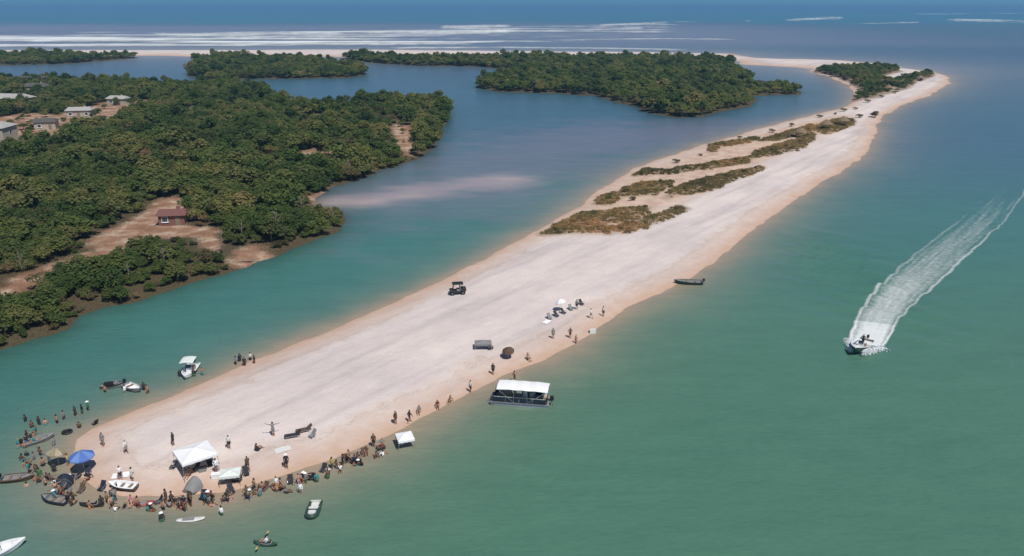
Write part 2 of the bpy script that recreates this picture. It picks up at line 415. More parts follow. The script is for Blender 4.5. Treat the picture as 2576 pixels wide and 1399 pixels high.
def from_arrays(name, V, Fq, m, attrs=None, smooth=True, cols=None):
    me = bpy.data.meshes.new(name)
    me.vertices.add(len(V)); me.vertices.foreach_set('co', np.asarray(V, np.float32).ravel())
    k = Fq.shape[1]
    me.loops.add(Fq.size); me.loops.foreach_set('vertex_index', Fq.astype(np.int32).ravel())
    me.polygons.add(len(Fq)); me.polygons.foreach_set('loop_start', np.arange(0, Fq.size, k, dtype=np.int32))
    me.polygons.foreach_set('loop_total', np.full(len(Fq), k, dtype=np.int32))
    me.update(calc_edges=True)
    if smooth: me.polygons.foreach_set('use_smooth', np.ones(len(Fq), bool))
    for nm, a in (attrs or {}).items():
        at = me.attributes.new(nm, 'FLOAT', 'POINT'); at.data.foreach_set('value', np.asarray(a, np.float32))
    for nm, a in (cols or {}).items():
        at = me.attributes.new(nm, 'FLOAT_COLOR', 'POINT')
        at.data.foreach_set('color', np.concatenate([a, np.ones((len(a), 1))], 1).astype(np.float32).ravel())
    me.materials.append(m); me.validate(); me.update()
    o = bpy.data.objects.new(name, me); COL.objects.link(o)
    return o
def fan_grid(y0, y1, ratio, u0, u1, nu, pad=0.0):
    """a sheet whose cells grow with distance; x = u * y"""
    nr = int(math.log(y1 / y0) / math.log(ratio)) + 1
    ys = y0 * (y1 / y0) ** (np.arange(nr + 1) / nr)
    us = np.linspace(u0, u1, nu + 1)
    Y = np.repeat(ys[:, None], nu + 1, 1); X = us[None, :] * (Y + pad)
    idx = np.arange((nr + 1) * (nu + 1)).reshape(nr + 1, nu + 1)
    Fq = np.stack([idx[:-1, :-1], idx[:-1, 1:], idx[1:, 1:], idx[1:, :-1]], -1).reshape(-1, 4)
    return X.ravel(), Y.ravel(), Fq
def compact(X, Y, Z, Fq, keep, extra):
    Fk = Fq[keep[Fq].any(1)]
    used = np.unique(Fk); mp = np.full(len(X), -1); mp[used] = np.arange(len(used))
    V = np.stack([X[used], Y[used], Z[used]], 1)
    return V, mp[Fk], {k: v[used] for k, v in extra.items()}
def structure(o): o['kind'] = 'structure'; return o

# ------------------------------------------------------------------ water
BOAT = S(3225, 1318)                               # the speeding boat
def lin(r, g, b):
    f = lambda c: (c / 255 / 12.92) if c <= 10 else ((c / 255 + 0.055) / 1.055) ** 2.4
    return np.array([f(r), f(g), f(b)])
def wave_z(X, Y, sb=None):
    if sb is None: sb = bar_sd(X, Y)
    dx, dy = X - BOAT[0], Y - BOAT[1]
    c0 = D(2080, 655); ang = R(47)
    s_ = dx * math.cos(ang) + dy * math.sin(ang)
    env = np.exp(-(((X - c0[0]) / 8) ** 2 + ((Y - c0[1]) / 26) ** 2)) * sstep(3, 16, -sb)
    z = 0.78 * np.sin(2 * math.pi * s_ / 6.6 + 1.2 * fbm(X / 15, Y / 15, 2, 81)) * env
    c1 = D(2440, 770)
    env2 = np.exp(-(((X - c1[0]) / 20) ** 2 + ((Y - c1[1]) / 26) ** 2))
    return z + 0.08 * np.sin(2 * math.pi * (dx * math.cos(R(128)) + dy * math.sin(R(128))) / 9.0 + 2 * fbm(X / 12, Y / 12, 2, 83)) * env2
def build_water():
    X, Y, Fq = fan_grid(22, 45000, 1.0105, -0.9, 0.9, 500, 40)
    sb = bar_sd(X, Y); sl = left_sd(X, Y)
    si = np.maximum.reduce([sdist(X, Y, p) for p in (ISL_A, ISL_B, ISL_C)]) + fbm(X / 15, Y / 15, 3, 17) * 3
    so = sdist(X, Y, BEACH, 400.0)
    near = lin(80, 121, 102); chan = lin(66, 118, 112); mid = lin(66, 102, 120); far = lin(62, 92, 116)
    deep = lin(0, 76, 134); teal = lin(20, 100, 130); grey = lin(122, 122, 142); sandy = lin(168, 146, 124)
    n = fbm(X / 60, Y / 60, 4, 31)
    def mx(a, b, f): return a * (1 - f[:, None]) + b * f[:, None]
    c = np.repeat(near[None], len(X), 0)
    c = mx(c, chan, sstep(85, 170, Y + n * 12) * 0.8)
    c = mx(c, mid, sstep(130, 300, Y + X * 0.10 + n * 25))
    c = mx(c, far, sstep(300, 700, Y + n * 60))
    # the channel behind the bar is clear and green-blue
    inch = sstep(30, 0, X - (Y - 75) * 0.55 + 38) * sstep(230, 150, Y)
    c = mx(c, chan, inch * 0.75)
    # open coast
    Yn = Y * (1 + 0.10 * fbm(X / 500, Y / 2500, 3, 51))
    shal = sstep(740, 900, Yn) * (1 - sstep(1250, 1750, Yn + X * 0.15))
    c = mx(c, grey, shal * np.clip(0.72 + 0.3 * fbm(X / 200, Y / 60, 3, 53), 0, 1) * sstep(700, 200, X))
    c = mx(c, teal, sstep(1350, 1900, Yn + X * 0.1)); c = mx(c, deep, sstep(1900, 4200, Yn))
    # shoals that reach near the surface
    for k, (pl, wd, st) in enumerate(zip(SHOAL, (10, 46), (0.92, 0.62))):
        d = seg_d(X, Y, pl) + fbm(X / 12, Y / 5, 3, 61 + k) * wd * 0.5
        c = mx(c, lin(206, 182, 172) if k == 0 else lin(122, 118, 134), st * (1 - sstep(0, wd * 1.3, d)))
    # shallow rim over the sand
    rim = -sb + fbm(X / 6, Y / 6, 4, 71) * 2.0
    wdt = 8.5 + np.clip(Y - 110, 0, 400) * 0.035 + 3.5 * sstep(0, 14, X - (Y - 75) * 0.62 + 34)
    tip = np.exp(-((X - S(330, 1850)[0]) ** 2 + (Y - S(330, 1850)[1]) ** 2) / 26 ** 2)
    wdt = wdt * (1 + 0.45 * tip)
    f = np.where(sb < 0.5, np.exp(-np.clip(rim, 0, 90) / (wdt * 0.42)), 1)
    c = mx(c, lin(158, 142, 122), np.clip(f, 0, 1) * 0.9)
    c = mx(c, sandy, np.clip(np.exp(-np.clip(-sb + fbm(X / 3, Y / 3, 3, 73) * 0.8, 0, 90) / 1.6), 0, 1) * 0.8)
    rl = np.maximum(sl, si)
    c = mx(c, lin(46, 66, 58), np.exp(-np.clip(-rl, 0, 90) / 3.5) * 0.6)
    c = mx(c, lin(160, 152, 150), np.exp(-np.clip(-so, 0, 400) / 60) * 0.7)
    # bow waves spreading from the boat, and a low swell
    z = wave_z(X, Y, sb)
    z += 0.02 * fbm(X / 9, Y / 5, 3, 85) * sstep(2, 10, -sb)
    o = from_arrays('water', np.stack([X, Y, z], 1), Fq, M_WATER, cols={'tone': c})
    structure(o)
build_water()

# ------------------------------------------------------------------ land
def build_bar():
    X, Y, Fq = fan_grid(62, 720, 1.0032, -0.72, 0.72, 520)
    sd = bar_sd(X, Y); m = sd > -3
    pf = np.full(X.shape, -30.0); pf[m] = patch_f(X[m], Y[m])
    z = np.zeros_like(X); z[m] = bar_z(X[m], Y[m], sd[m], pf[m]); z[~m] = -0.3
    V, Fk, ex = compact(X, Y, z, Fq, sd > -2.5, {'shore': sd, 'patch': pf, 'dune': sdist(X, Y, DUNE, 30.0)})
    structure(from_arrays('sandbar', V, Fk, M_SAND, ex))
    # barrier beach along the open sea
    X, Y, Fq = fan_grid(430, 1150, 1.004, -1.2, 0.7, 420)
    sd = sdist(X, Y, BEACH) + fbm(X / 30, Y / 30, 3, 91) * 8
    z = np.where(sd > 0, 1.6 * (1 - np.exp(-np.maximum(sd, 0) / 20)), 0.03 * sd)
    V, Fk, ex = compact(X, Y, z, Fq, sd > -8, {'shore': sd * 0.3, 'patch': np.full_like(sd, -20), 'dune': np.full_like(sd, -20)})
    structure(from_arrays('barrier_beach', V, Fk, M_SAND, ex))
    X, Y, Fq = fan_grid(95, 480, 1.0045, -1.25, 0.3, 380)
    sd = left_sd(X, Y); m = sd > -4
    cf = np.full(X.shape, -30.0); cf[m] = clear_f(X[m], Y[m])
    V, Fk, ex = compact(X, Y, left_z(X, Y, sd), Fq, sd > -3, {'shore': sd, 'clear': cf})
    structure(from_arrays('mangrove_shore', V, Fk, M_SHORE, ex))
    for nm, P in (('channel_island', ISL_A), ('bay_island', ISL_B), ('mangrove_island', ISL_C)):
        y0, y1 = P[:, 1].min() - 10, P[:, 1].max() + 10; u = P[:, 0] / P[:, 1]
        X, Y, Fq = fan_grid(y0, y1, 1.008, u.min() - .03, u.max() + .03, 160)
        sd = sdist(X, Y, P) + fbm(X / 15, Y / 15, 3, 17) * 3
        z = np.where(sd > 0, 0.8 * (1 - np.exp(-np.maximum(sd, 0) / 6)), 0.1 * sd)
        V, Fk, ex = compact(X, Y, z, Fq, sd > -4, {'shore': sd, 'clear': np.full_like(sd, -20)})
        structure(from_arrays(nm, V, Fk, M_SHORE, ex))
build_bar()

# ------------------------------------------------------------------ foam: wake and surf
SEEN = []
def ribbon(name, left, right, nv, nu, fun, zf, m, label):
    """sheet between two lines on the water; fun(u, v) gives how much foam"""
    def resample(P, n):
        P = np.array(P); d = np.r_[0, np.cumsum(np.hypot(*np.diff(P, axis=0).T))]; t = np.linspace(0, d[-1], n)
        return np.stack([np.interp(t, d, P[:, 0]), np.interp(t, d, P[:, 1])], 1)
    A, B_ = resample(left, nv + 1), resample(right, nv + 1)
    u = np.linspace(0, 1, nu + 1)
    P = A[:, None] * (1 - u[None, :, None]) + B_[:, None] * u[None, :, None]
    U = np.repeat(u[None], nv + 1, 0).ravel(); Vv = np.repeat(np.linspace(0, 1, nv + 1)[:, None], nu + 1, 1).ravel()
    X, Y = P[..., 0].ravel(), P[..., 1].ravel()
    idx = np.arange((nv + 1) * (nu + 1)).reshape(nv + 1, nu + 1)
    Fq = np.stack([idx[:-1, :-1], idx[:-1, 1:], idx[1:, 1:], idx[1:, :-1]], -1).reshape(-1, 4)
    fo = fun(U, Vv, X, Y)
    o = from_arrays(name, np.stack([X, Y, zf(U, Vv, fo) + (wave_z(X, Y) if 'wake' in name else 0)], 1), Fq, m, {'foam': fo, 'across': U, 'along': Vv + (len(SEEN) * 3.7)})
    SEEN.append(1)
    o['kind'] = 'stuff'; o['label'] = label; o['category'] = 'foam'
    return o
M_WAKE = mat_foam('wake_foam', 1.3, 1.3, cover=0.82, soft=0.88, gain=1.45, su=11.0, sv_=5.0)
M_SURF = mat_foam('surf_foam', 0.03, 0.05, cover=0.92, soft=0.78, su=2.5, sv_=26.0, gain=1.7)
def wake_fun(u, v, X, Y):
    j = fbm(X / 3.5, Y / 3.5, 3, 101) * 0.04
    g = lambda c, s: np.exp(-((u + j - c) / s) ** 2)
    fade = np.clip(1 - v, 0, 1)
    e_r = g(0.88 - 0.06 * v, 0.045) * (0.52 + 0.42 * fade)
    e_l = g(0.11, 0.06) * np.clip(0.98 - 0.95 * v, -0.2, 1)
    mid = g(0.50, 0.11) * np.clip(0.90 - 0.9 * v, 0, 1)
    body = np.exp(-((u - 0.5) / 0.42) ** 4) * (0.67 * np.clip(1.1 - v * 0.72, 0, 1) + 0.35 * np.exp(-v / 0.12))
    return np.maximum.reduce([e_r, e_l, mid, body + 0.05 * fade]) * (0.9 + 0.25 * (v < 0.06)) * sstep(0, 0.05, u) * sstep(0, 0.05, 1 - u) * sstep(1.0, 0.9, v)
ribbon('boat_wake', [D(2120, 868), D(2140, 800), D(2190, 725), D(2285, 640), D(2390, 560), D(2480, 480), D(2530, 410)],
       [D(2232, 876), D(2275, 805), D(2365, 725), D(2460, 640), D(2550, 555), D(2590, 490), D(2620, 420)], 260, 60, wake_fun,
       lambda u, v, fo: 0.10 + 0.16 * fo, M_WAKE, 'white foamy wake trailing behind the speeding motorboat')
def bow_fun(u, v, X, Y):
    return (0.95 - 0.5 * np.abs(v - 0.45)) * np.exp(-((u - 0.5) / 0.40) ** 4) * sstep(0, .12, u) * sstep(0, .12, 1 - u) * sstep(0, .1, v) * sstep(0, .1, 1 - v)
SURF = [((-200, 98), (0, 99), (200, 100), (390, 101), 8, 0.80), ((330, 92), (480, 90), (640, 88), (900, 88), 9, 0.74), ((500, 97), (700, 96), (900, 95), (1050, 92), 6, 0.60),
        ((870, 86), (1020, 84), (1150, 83), (1330, 80), 8, 0.72), ((1090, 70), (1160, 70), (1220, 69), (1300, 69), 8, 0.66), ((1330, 79), (1420, 77), (1500, 76), (1640, 71), 4, 0.62),
        ((1480, 68), (1540, 65), (1600, 62), (1700, 57), 6, 0.72), ((1660, 58), (1760, 56), (1840, 55), (1920, 54), 3.5, 0.55), ((1960, 53), (2030, 50), (2080, 48), (2140, 46), 6, 0.66),
        ((2060, 58), (2160, 60), (2260, 58), (2340, 57), 3, 0.55), ((2360, 52), (2440, 53), (2500, 54), (2620, 58), 6, 0.74), ((2250, 36), (2350, 36), (2440, 35), (2620, 34), 3, 0.5),
        ((-200, 116), (100, 115), (300, 113), (520, 114), 5, 0.62), ((480, 112), (700, 113), (900, 112), (1260, 112), 6, 0.58), ((900, 122), (1200, 121), (1500, 123), (1800, 128), 4, 0.60),
        ((150, 84), (300, 83), (420, 84), (520, 82), 3, 0.5), ((1250, 104), (1500, 100), (1700, 98), (1900, 101), 3, 0.48)]
def zone_fun(u, v, X, Y):
    n = fbm(X / 260, Y / 34, 4, 131) + 0.35 * fbm(X / 60, Y / 20, 3, 133)
    return np.clip(0.50 + 0.8 * n, 0, 0.95) * np.clip(1.15 - 0.55 * v, 0.4, 1) * sstep(0, .12, u) * sstep(0, .12, 1 - u) * sstep(0, .05, v) * sstep(0, .12, 1 - v)
ribbon('surf_zone', [D(-300, 121), D(500, 121), D(950, 119), D(1400, 112), D(1800, 104)], [D(-300, 88), D(400, 84), D(900, 76), D(1350, 64), D(1800, 54)], 420, 60, zone_fun,
       lambda u, v, fo: 0.15 + 0.7 * fo, M_SURF, 'broad broken band of white breakers in front of the far beach')
for i, s_ in enumerate(SURF):
    pts, hw, st = s_[:4], s_[4] * 1.35, s_[5] * .92
    def sf(u, v, X, Y, st=st, i=i):
        w_ = np.exp(-((u - 0.55) / 0.30) ** 2)
        return (st - (0.16 if pts[0][0] > 1400 else 0) + 0.45 * fbm(X / 90, Y / 60, 4, 111 + i)) * w_ * sstep(0, 0.15, v) * sstep(0, 0.15, 1 - v)
    ribbon('surf', [D(x, y + hw) for x, y in pts], [D(x, y - hw) for x, y in pts], 90, 10, sf,
           lambda u, v, fo: 0.15 + 0.6 * fo, M_SURF,
           'long white line of breaking surf off the far beach')['group'] = 'surf lines beyond the barrier beach'

# ------------------------------------------------------------------ plants
def leaves(mb, c, r, n, size, rg, flat=0.6, inner=0.55):
    """leaf sprays spread through an ellipsoid, most of them near its skin"""
    for _ in range(n):
        while True:
            d = Vector((rg.gauss(0, 1), rg.gauss(0, 1), rg.gauss(0, 1)))
            if d.length > 1e-3: break
        d.normalize()
        if d.z < -0.35: d.z *= -0.6
        k = inner + (1 - inner) * rg.random() ** 0.5
        p = Vector((c[0] + d.x * r[0] * k, c[1] + d.y * r[1] * k, c[2] + d.z * r[2] * k))
        nrm = (d + Vector((rg.uniform(-.7, .7), rg.uniform(-.7, .7), rg.uniform(.1, 1.3)))).normalized()
        a = nrm.orthogonal().normalized(); b = nrm.cross(a)
        t = rg.uniform(0, 6.28); a2 = a * math.cos(t) + b * math.sin(t); b2 = nrm.cross(a2)
        s1 = size * rg.uniform(0.6, 1.3); s2 = s1 * rg.uniform(0.45, 0.8)
        mb.add([p - a2 * s1, p - b2 * s2 + nrm * s1 * .15, p + a2 * s1, p + b2 * s2 - nrm * s1 * .1], [(0, 1, 2, 3)])
def make_crown(h, w_, nl, n, size, seed):
    rg = random.Random(seed); mb = MB()
    for k in range(nl):
        a = rg.uniform(0, 6.28); q = rg.random() ** 0.6 * w_ * 0.62
        rz = rg.uniform(0.20, 0.34) * h; cz = rg.uniform(0.42, 0.80) * h if q < w_ * 0.35 else rg.uniform(0.32, 0.62) * h
        rr = rg.uniform(0.34, 0.55) * w_
        leaves(mb, (q * math.cos(a), q * math.sin(a), cz), (rr, rr * rg.uniform(.8, 1.1), rz), n // nl, size, rg)
    return mb
def make_trunk(h, w_, seed, r0=0.13):
    rg = random.Random(seed + 99); mb = MB()
    top = (rg.uniform(-.3, .3), rg.uniform(-.3, .3), h * .55)
    mb.path([(0, 0, -0.25), (top[0] * .3, top[1] * .3, h * .22), top], [r0 * 1.5, r0, r0 * .55], 6)
    for k in range(5):
        a = k * 1.26 + rg.uniform(-.4, .4); z0 = h * rg.uniform(.12, .4)
        mb.path([(0, 0, z0), (math.cos(a) * w_ * .25, math.sin(a) * w_ * .25, z0 + h * .18), (math.cos(a) * w_ * .5, math.sin(a) * w_ * .5, z0 + h * .34)], [r0 * .7, r0 * .45, r0 * .15], 5)
    return mb
PROTO = []
for k, (h, w_, nl, n, sz, lm) in enumerate([(5.2, 2.7, 9, 980, .26, M_LEAF), (4.4, 2.4, 8, 880, .25, M_LEAF), (6.3, 2.6, 9, 980, .27, M_LEAF), (3.4, 2.3, 7, 800, .23, M_LEAF),
                                           (4.8, 3.1, 11, 980, .28, M_LEAF), (3.2, 2.2, 7, 700, .21, M_LEAF2)]):
    PROTO.append((make_crown(h, w_, nl, n, sz, 11 + k).mesh('crown', lm), make_trunk(h, w_, 11 + k).mesh('trunk', M_BARK, True), h, w_))
# far woods share lighter trees, instanced: crown and trunk in one mesh
HID = bpy.data.collections.new('tree_kinds')
for k, (h, w_, nl, n, sz, lm) in enumerate([(5.4, 3.0, 8, 560, .39, M_LEAF), (4.6, 2.6, 7, 480, .36, M_LEAF), (6.6, 2.9, 8, 560, .40, M_LEAF), (3.6, 2.7, 7, 450, .35, M_LEAF), (3.4, 2.4, 6, 400, .33, M_LEAF2)]):
    mb = make_crown(h, w_, nl, n, sz, 51 + k); nf = len(mb.f); mb.path([(0, 0, -.3), (0, 0, h * .5)], [.16, .07], 5)
    me = mb.mesh('tree_kind', lm); me.materials.append(M_BARK)
    for i, p in enumerate(me.polygons): p.material_index = 1 if i >= nf else 0
    o = bpy.data.objects.new('tree_kind_%d' % k, me); HID.objects.link(o)
GRS = bpy.data.collections.new('grass_kinds')
for k in range(4):
    rg = random.Random(80 + k); mb = MB()
    for _ in range(46):
        a = rg.uniform(0, 6.28); q = rg.random() ** .5 * .55; x, y = q * math.cos(a), q * math.sin(a); hh = rg.uniform(.25, .7) * (1.1 - q)
        lx, ly = rg.uniform(-.3, .3), rg.uniform(-.3, .3); w2 = .035; t = rg.uniform(0, 3.14); ox, oy = math.cos(t) * w2, math.sin(t) * w2
        mb.add([(x - ox, y - oy, -.1), (x + ox, y + oy, -.1), (x + lx * .5 + ox, y + ly * .5 + oy, hh * .7), (x + lx * .5 - ox, y + ly * .5 - oy, hh * .7), (x + lx, y + ly, hh)], [(0, 1, 2, 3), (3, 2, 4)])
    if k > 1: leaves(mb, (0, 0, .22), (.6, .6, .38), 60, .12, rg)
    o = bpy.data.objects.new('grass_kind_%d' % k, mb.mesh('grass_kind', M_GRASS if k < 3 else M_LEAF2)); GRS.objects.link(o)
def scatter_group(coll, name):
    g = bpy.data.node_groups.new(name, 'GeometryNodeTree')
    g.interface.new_socket('Geometry', in_out='INPUT', socket_type='NodeSocketGeometry'); g.interface.new_socket('Geometry', in_out='OUTPUT', socket_type='NodeSocketGeometry')
    N = g.nodes; i = N.new('NodeGroupInput'); o = N.new('NodeGroupOutput'); m2p = N.new('GeometryNodeMeshToPoints')
    iop = N.new('GeometryNodeInstanceOnPoints'); ci = N.new('GeometryNodeCollectionInfo'); ci.inputs[0].default_value = coll
    ci.inputs['Separate Children'].default_value = True; ci.inputs['Reset Children'].default_value = True
    def at(nm, t):
        a = N.new('GeometryNodeInputNamedAttribute'); a.data_type = t; a.inputs[0].default_value = nm; return a.outputs[0]
    cb = N.new('ShaderNodeCombineXYZ'); e2r = N.new('FunctionNodeEulerToRotation')
    L = g.links
    L.new(i.outputs[0], m2p.inputs[0]); L.new(m2p.outputs[0], iop.inputs['Points']); L.new(ci.outputs[0], iop.inputs['Instance'])
    iop.inputs['Pick Instance'].default_value = True
    L.new(at('kind_index', 'INT'), iop.inputs['Instance Index']); L.new(at('turn', 'FLOAT'), cb.inputs[2]); L.new(cb.outputs[0], e2r.inputs[0])
    L.new(e2r.outputs[0], iop.inputs['Rotation']); sx = N.new('ShaderNodeCombineXYZ'); sz = at('size', 'FLOAT')
    m1 = N.new('ShaderNodeMath'); m1.operation = 'MULTIPLY'; L.new(sz, m1.inputs[0]); L.new(at('spread', 'FLOAT'), m1.inputs[1])
    L.new(m1.outputs[0], sx.inputs[0]); L.new(m1.outputs[0], sx.inputs[1]); L.new(sz, sx.inputs[2]); L.new(sx.outputs[0], iop.inputs['Scale']); L.new(iop.outputs[0], o.inputs[0])
    return g
G_TREE, G_GRASS = scatter_group(HID, 'wood'), scatter_group(GRS, 'grass')
def scatter(name, P, kinds, sizes, group, label, cat):
    me = bpy.data.meshes.new(name); me.vertices.add(len(P)); me.vertices.foreach_set('co', np.asarray(P, np.float32).ravel())
    a = me.attributes.new('kind_index', 'INT', 'POINT'); a.data.foreach_set('value', np.asarray(kinds, np.int32))
    a = me.attributes.new('turn', 'FLOAT', 'POINT'); a.data.foreach_set('value', nrg.uniform(0, 6.28, len(P)).astype(np.float32))
    a = me.attributes.new('size', 'FLOAT', 'POINT'); a.data.foreach_set('value', np.asarray(sizes, np.float32))
    a = me.attributes.new('spread', 'FLOAT', 'POINT'); a.data.foreach_set('value', nrg.uniform(1.0, 1.55, len(P)).astype(np.float32))
    o = bpy.data.objects.new(name, me); COL.objects.link(o); md = o.modifiers.new('scatter', 'NODES'); md.node_group = group
    o['kind'] = 'stuff'; o['label'] = label; o['category'] = cat
    return o
def jitter_grid(poly, s, y0=None, y1=None):
    x0, x1 = poly[:, 0].min(), poly[:, 0].max(); a, b = poly[:, 1].min() if y0 is None else y0, poly[:, 1].max() if y1 is None else y1
    gx, gy = np.meshgrid(np.arange(x0, x1, s), np.arange(a, b, s))
    return (gx + nrg.uniform(-.42, .42, gx.shape) * s).ravel(), (gy + nrg.uniform(-.42, .42, gx.shape) * s).ravel()

# left shore: nearest trees one by one, the wood behind them as one mass
gx, gy = jitter_grid(LEFT, 2.35)
m = (gx > -0.80 * gy - 8) & (gx < 40) & (gy < 480); gx, gy = gx[m], gy[m]
sd = left_sd(gx, gy); cf = clear_f(gx, gy)
keep = (sd > 0.5) & ((cf < -0.7 + nrg.uniform(-1.4, 0.6, len(gx))) | ((gy > 240) & (nrg.uniform(0, 1, len(gx)) < .14)))
thin = nrg.uniform(0, 1, len(gx)) < np.where(gy < 260, 0.92, 0.70)
gx, gy, sd, cf = [a[keep & thin] for a in (gx, gy, sd, cf)]
gz = left_z(gx, gy, sd)
vis = gx > -0.70 * gy - 2
score = np.hypot(gx, gy) + np.where(vis, 0, 1000) + np.where(sd < 6, -25, 0)
front = np.maximum.reduce([clear_f(gx, gy + q) for q in (4, 8, 12)])
order = np.argsort(score); sel = order[:270]; rest = order[270:]
for i in sel:
    dry = cf[i] > -4 and rng.random() < .35 or (sd[i] < 4 and rng.random() < .22)
    k = 5 if dry else rng.choice([0, 0, 1, 1, 2, 3, 4, 4])
    cme, tme, h, w_ = PROTO[k]
    form = ('medium', 'rounded', 'tall', 'low', 'broad', 'dry')[k]
    if sd[i] < 5: zone = 'at the waterline of the near left shore' if gy[i] < 175 else 'at the waterline by the pale shoal'
    elif cf[i] > -5: zone = 'beside the sandy track' if gx[i] < D(230, 640)[0] else 'around the brown sandy clearing'
    elif front[i] > -14: zone = 'between the sandy track and the channel'
    elif gx[i] < D(300, 640)[0]: zone = 'in the thicket at the left edge'
    else: zone = 'in the thicket right of the clearing'
    nm, ct = ('scrub_bush', 'bush') if dry else ('mangrove_tree', 'tree')
    lb = ('dry olive brown bush ' if dry else form + ' green mangrove ') + zone; gp = ('dry bushes ' if dry else form + ' mangroves ') + zone
    s_ = (.42 + .6 * rng.random() ** 1.6) * (0.8 if sd[i] < 3 else 1)
    if front[i] > 0: s_ *= .5
    t = thing(nm, lb, ct, (gx[i], gy[i], gz[i]), rng.uniform(0, 6.28), gp)
    t.scale = (s_ * rng.uniform(1.0, 1.45), s_ * rng.uniform(1.0, 1.45), s_ * rng.uniform(.7, 1.05))
    for pn, me in (('trunk', tme), ('crown', cme)):
        o = bpy.data.objects.new(pn, me); COL.objects.link(o); o.parent = t
def kinds_for(n, dryf=.12, x=None, y=None):
    if x is not None: dryf = dryf + .65 * sstep(.12, .5, fbm(x / 26, y / 26, 3, 67))
    return np.where(nrg.uniform(0, 1, n) < dryf, 4, nrg.randint(0, 4, n))
r_ = rest
scatter('mangrove_thicket', np.stack([gx[r_], gy[r_], gz[r_]], 1), kinds_for(len(r_), .08, gx[r_], gy[r_]), (.36 + .75 * nrg.uniform(0, 1, len(r_)) ** 1.8) * np.where(front[r_] > 0, .55, 1) * (1 + .3 * fbm(gx[r_] / 18, gy[r_] / 18, 2, 77)), G_TREE,
        'dense green mangrove thicket covering the left shore behind the clearing', 'thicket')
for P, nm, lb, sp, zz in ((ISL_A, 'island_wood', 'dark wood on the small island beyond the left thicket', 3.5, .7),
                          (ISL_B, 'bay_wood', 'thin dark wood along the far left bay', 3.8, .7),
                          (ISL_C, 'mangrove_wood', 'broad dark mangrove wood on the island in the middle distance', 3.5, .7)):
    x, y = jitter_grid(P, sp); m = (np.abs(x) < .78 * y); x, y = x[m], y[m]
    d = sdist(x, y, P) + fbm(x / 15, y / 15, 3, 17) * 3
    k = (d > 1.0) & (nrg.uniform(0, 1, len(x)) < .93); x, y = x[k], y[k]
    scatter(nm, np.stack([x, y, np.full_like(x, zz)], 1), kinds_for(len(x), .10), (.48 + .68 * nrg.uniform(0, 1, len(x)) ** 1.6) * (1.0 + .25 * fbm(x / 40, y / 40, 2, 5)), G_TREE, lb, 'wood')

# dune plants on the bar
def bar_scatter(name, polys, sp, kind_fn, s0, s1, grp, lb, cat, thr=-.2):
    X = []
    for P in polys:
        x, y = jitter_grid(P, sp); d = sdist(x, y, P, 30) + fbm(x / 3.1, y / 3.1, 3, 41) * 1.2
        k = (d > thr) & (nrg.uniform(0, 1, len(x)) < .62 + .38 * vnoise(x / 4, y / 4, 7)); X.append(np.stack([x[k], y[k]], 1))
    P = np.concatenate(X); z = bar_z(P[:, 0], P[:, 1])
    ok = bar_sd(P[:, 0], P[:, 1]) > 1.5; P, z = P[ok], z[ok]
    return scatter(name, np.c_[P, z], kind_fn(len(P)), nrg.uniform(s0, s1, len(P)), grp, lb, cat)
bar_scatter('dune_grass', PATCH[:11], 0.72, lambda n: nrg.choice([0, 0, 1, 1, 2, 3], n), .4, .95, G_GRASS, 'brown and olive dune grass growing along the crest of the sandbar', 'grass', -.5)
bar_scatter('headland_scrub', PATCH[11:], 3.0, lambda n: nrg.choice([0, 1, 3, 4], n), .4, .8, G_TREE, 'dark scrub covering the far head of the sandbar', 'scrub', .5)
BUSH = [(1612, 444), (1640, 440), (1700, 441), (1735, 436), (1770, 431), (1800, 424), (1850, 416), (1870, 411), (1575, 492), (1600, 485), (1530, 508), (1515, 514), (1800, 372), (1840, 365), (1880, 358),
        (1905, 400), (1940, 390), (1975, 380), (2010, 366), (2030, 352), (1960, 352), (2000, 340), (2070, 330), (2095, 322), (2120, 314), (1720, 492), (1770, 478), (1830, 458), (1870, 446), (1900, 436),
        (1640, 566), (1560, 590), (1545, 556), (1395, 588), (1440, 570), (1490, 552), (1505, 584)]
for i, (x, y) in enumerate(BUSH):
    p = D(x, y); s_ = rng.uniform(.20, .36); k = 5 if i % 5 else 3; _ = 5 if i % 3 else 3
    zn = ('on the nearest grass patch of the sandbar' if x < 1560 and y > 540 or y > 560 else 'in the small middle grass patches of the sandbar' if y > 480 else 'along the long left grass strip of the sandbar' if x < 1885 and y > 400 and not (x > 1710 and y > 445) and x < 1880
          else 'along the right grass strip of the sandbar' if y > 430 else 'in the farthest grass patches of the sandbar')
    t = thing('dune_bush', 'low brown bush ' + zn, 'bush', (p[0], p[1], bz(p) - .1), rng.uniform(0, 6.28), 'bushes ' + zn)
    t.scale = (s_ * 1.2, s_ * 1.2, s_)
    for pn, me in (('trunk', PROTO[k][1]), ('crown', PROTO[k][0])):
        o = bpy.data.objects.new(pn, me); COL.objects.link(o); o.parent = t
p = D(2199, 297); t = thing('dune_bush', 'lone dark bush on the narrow pale neck of the sandbar', 'bush', (p[0], p[1], bz(p) - .1)); t.scale = (1.2, 1.1, .9)
for pn, me in (('trunk', PROTO[5][1]), ('crown', PROTO[5][0])):
    o = bpy.data.objects.new(pn, me); COL.objects.link(o); o.parent = t

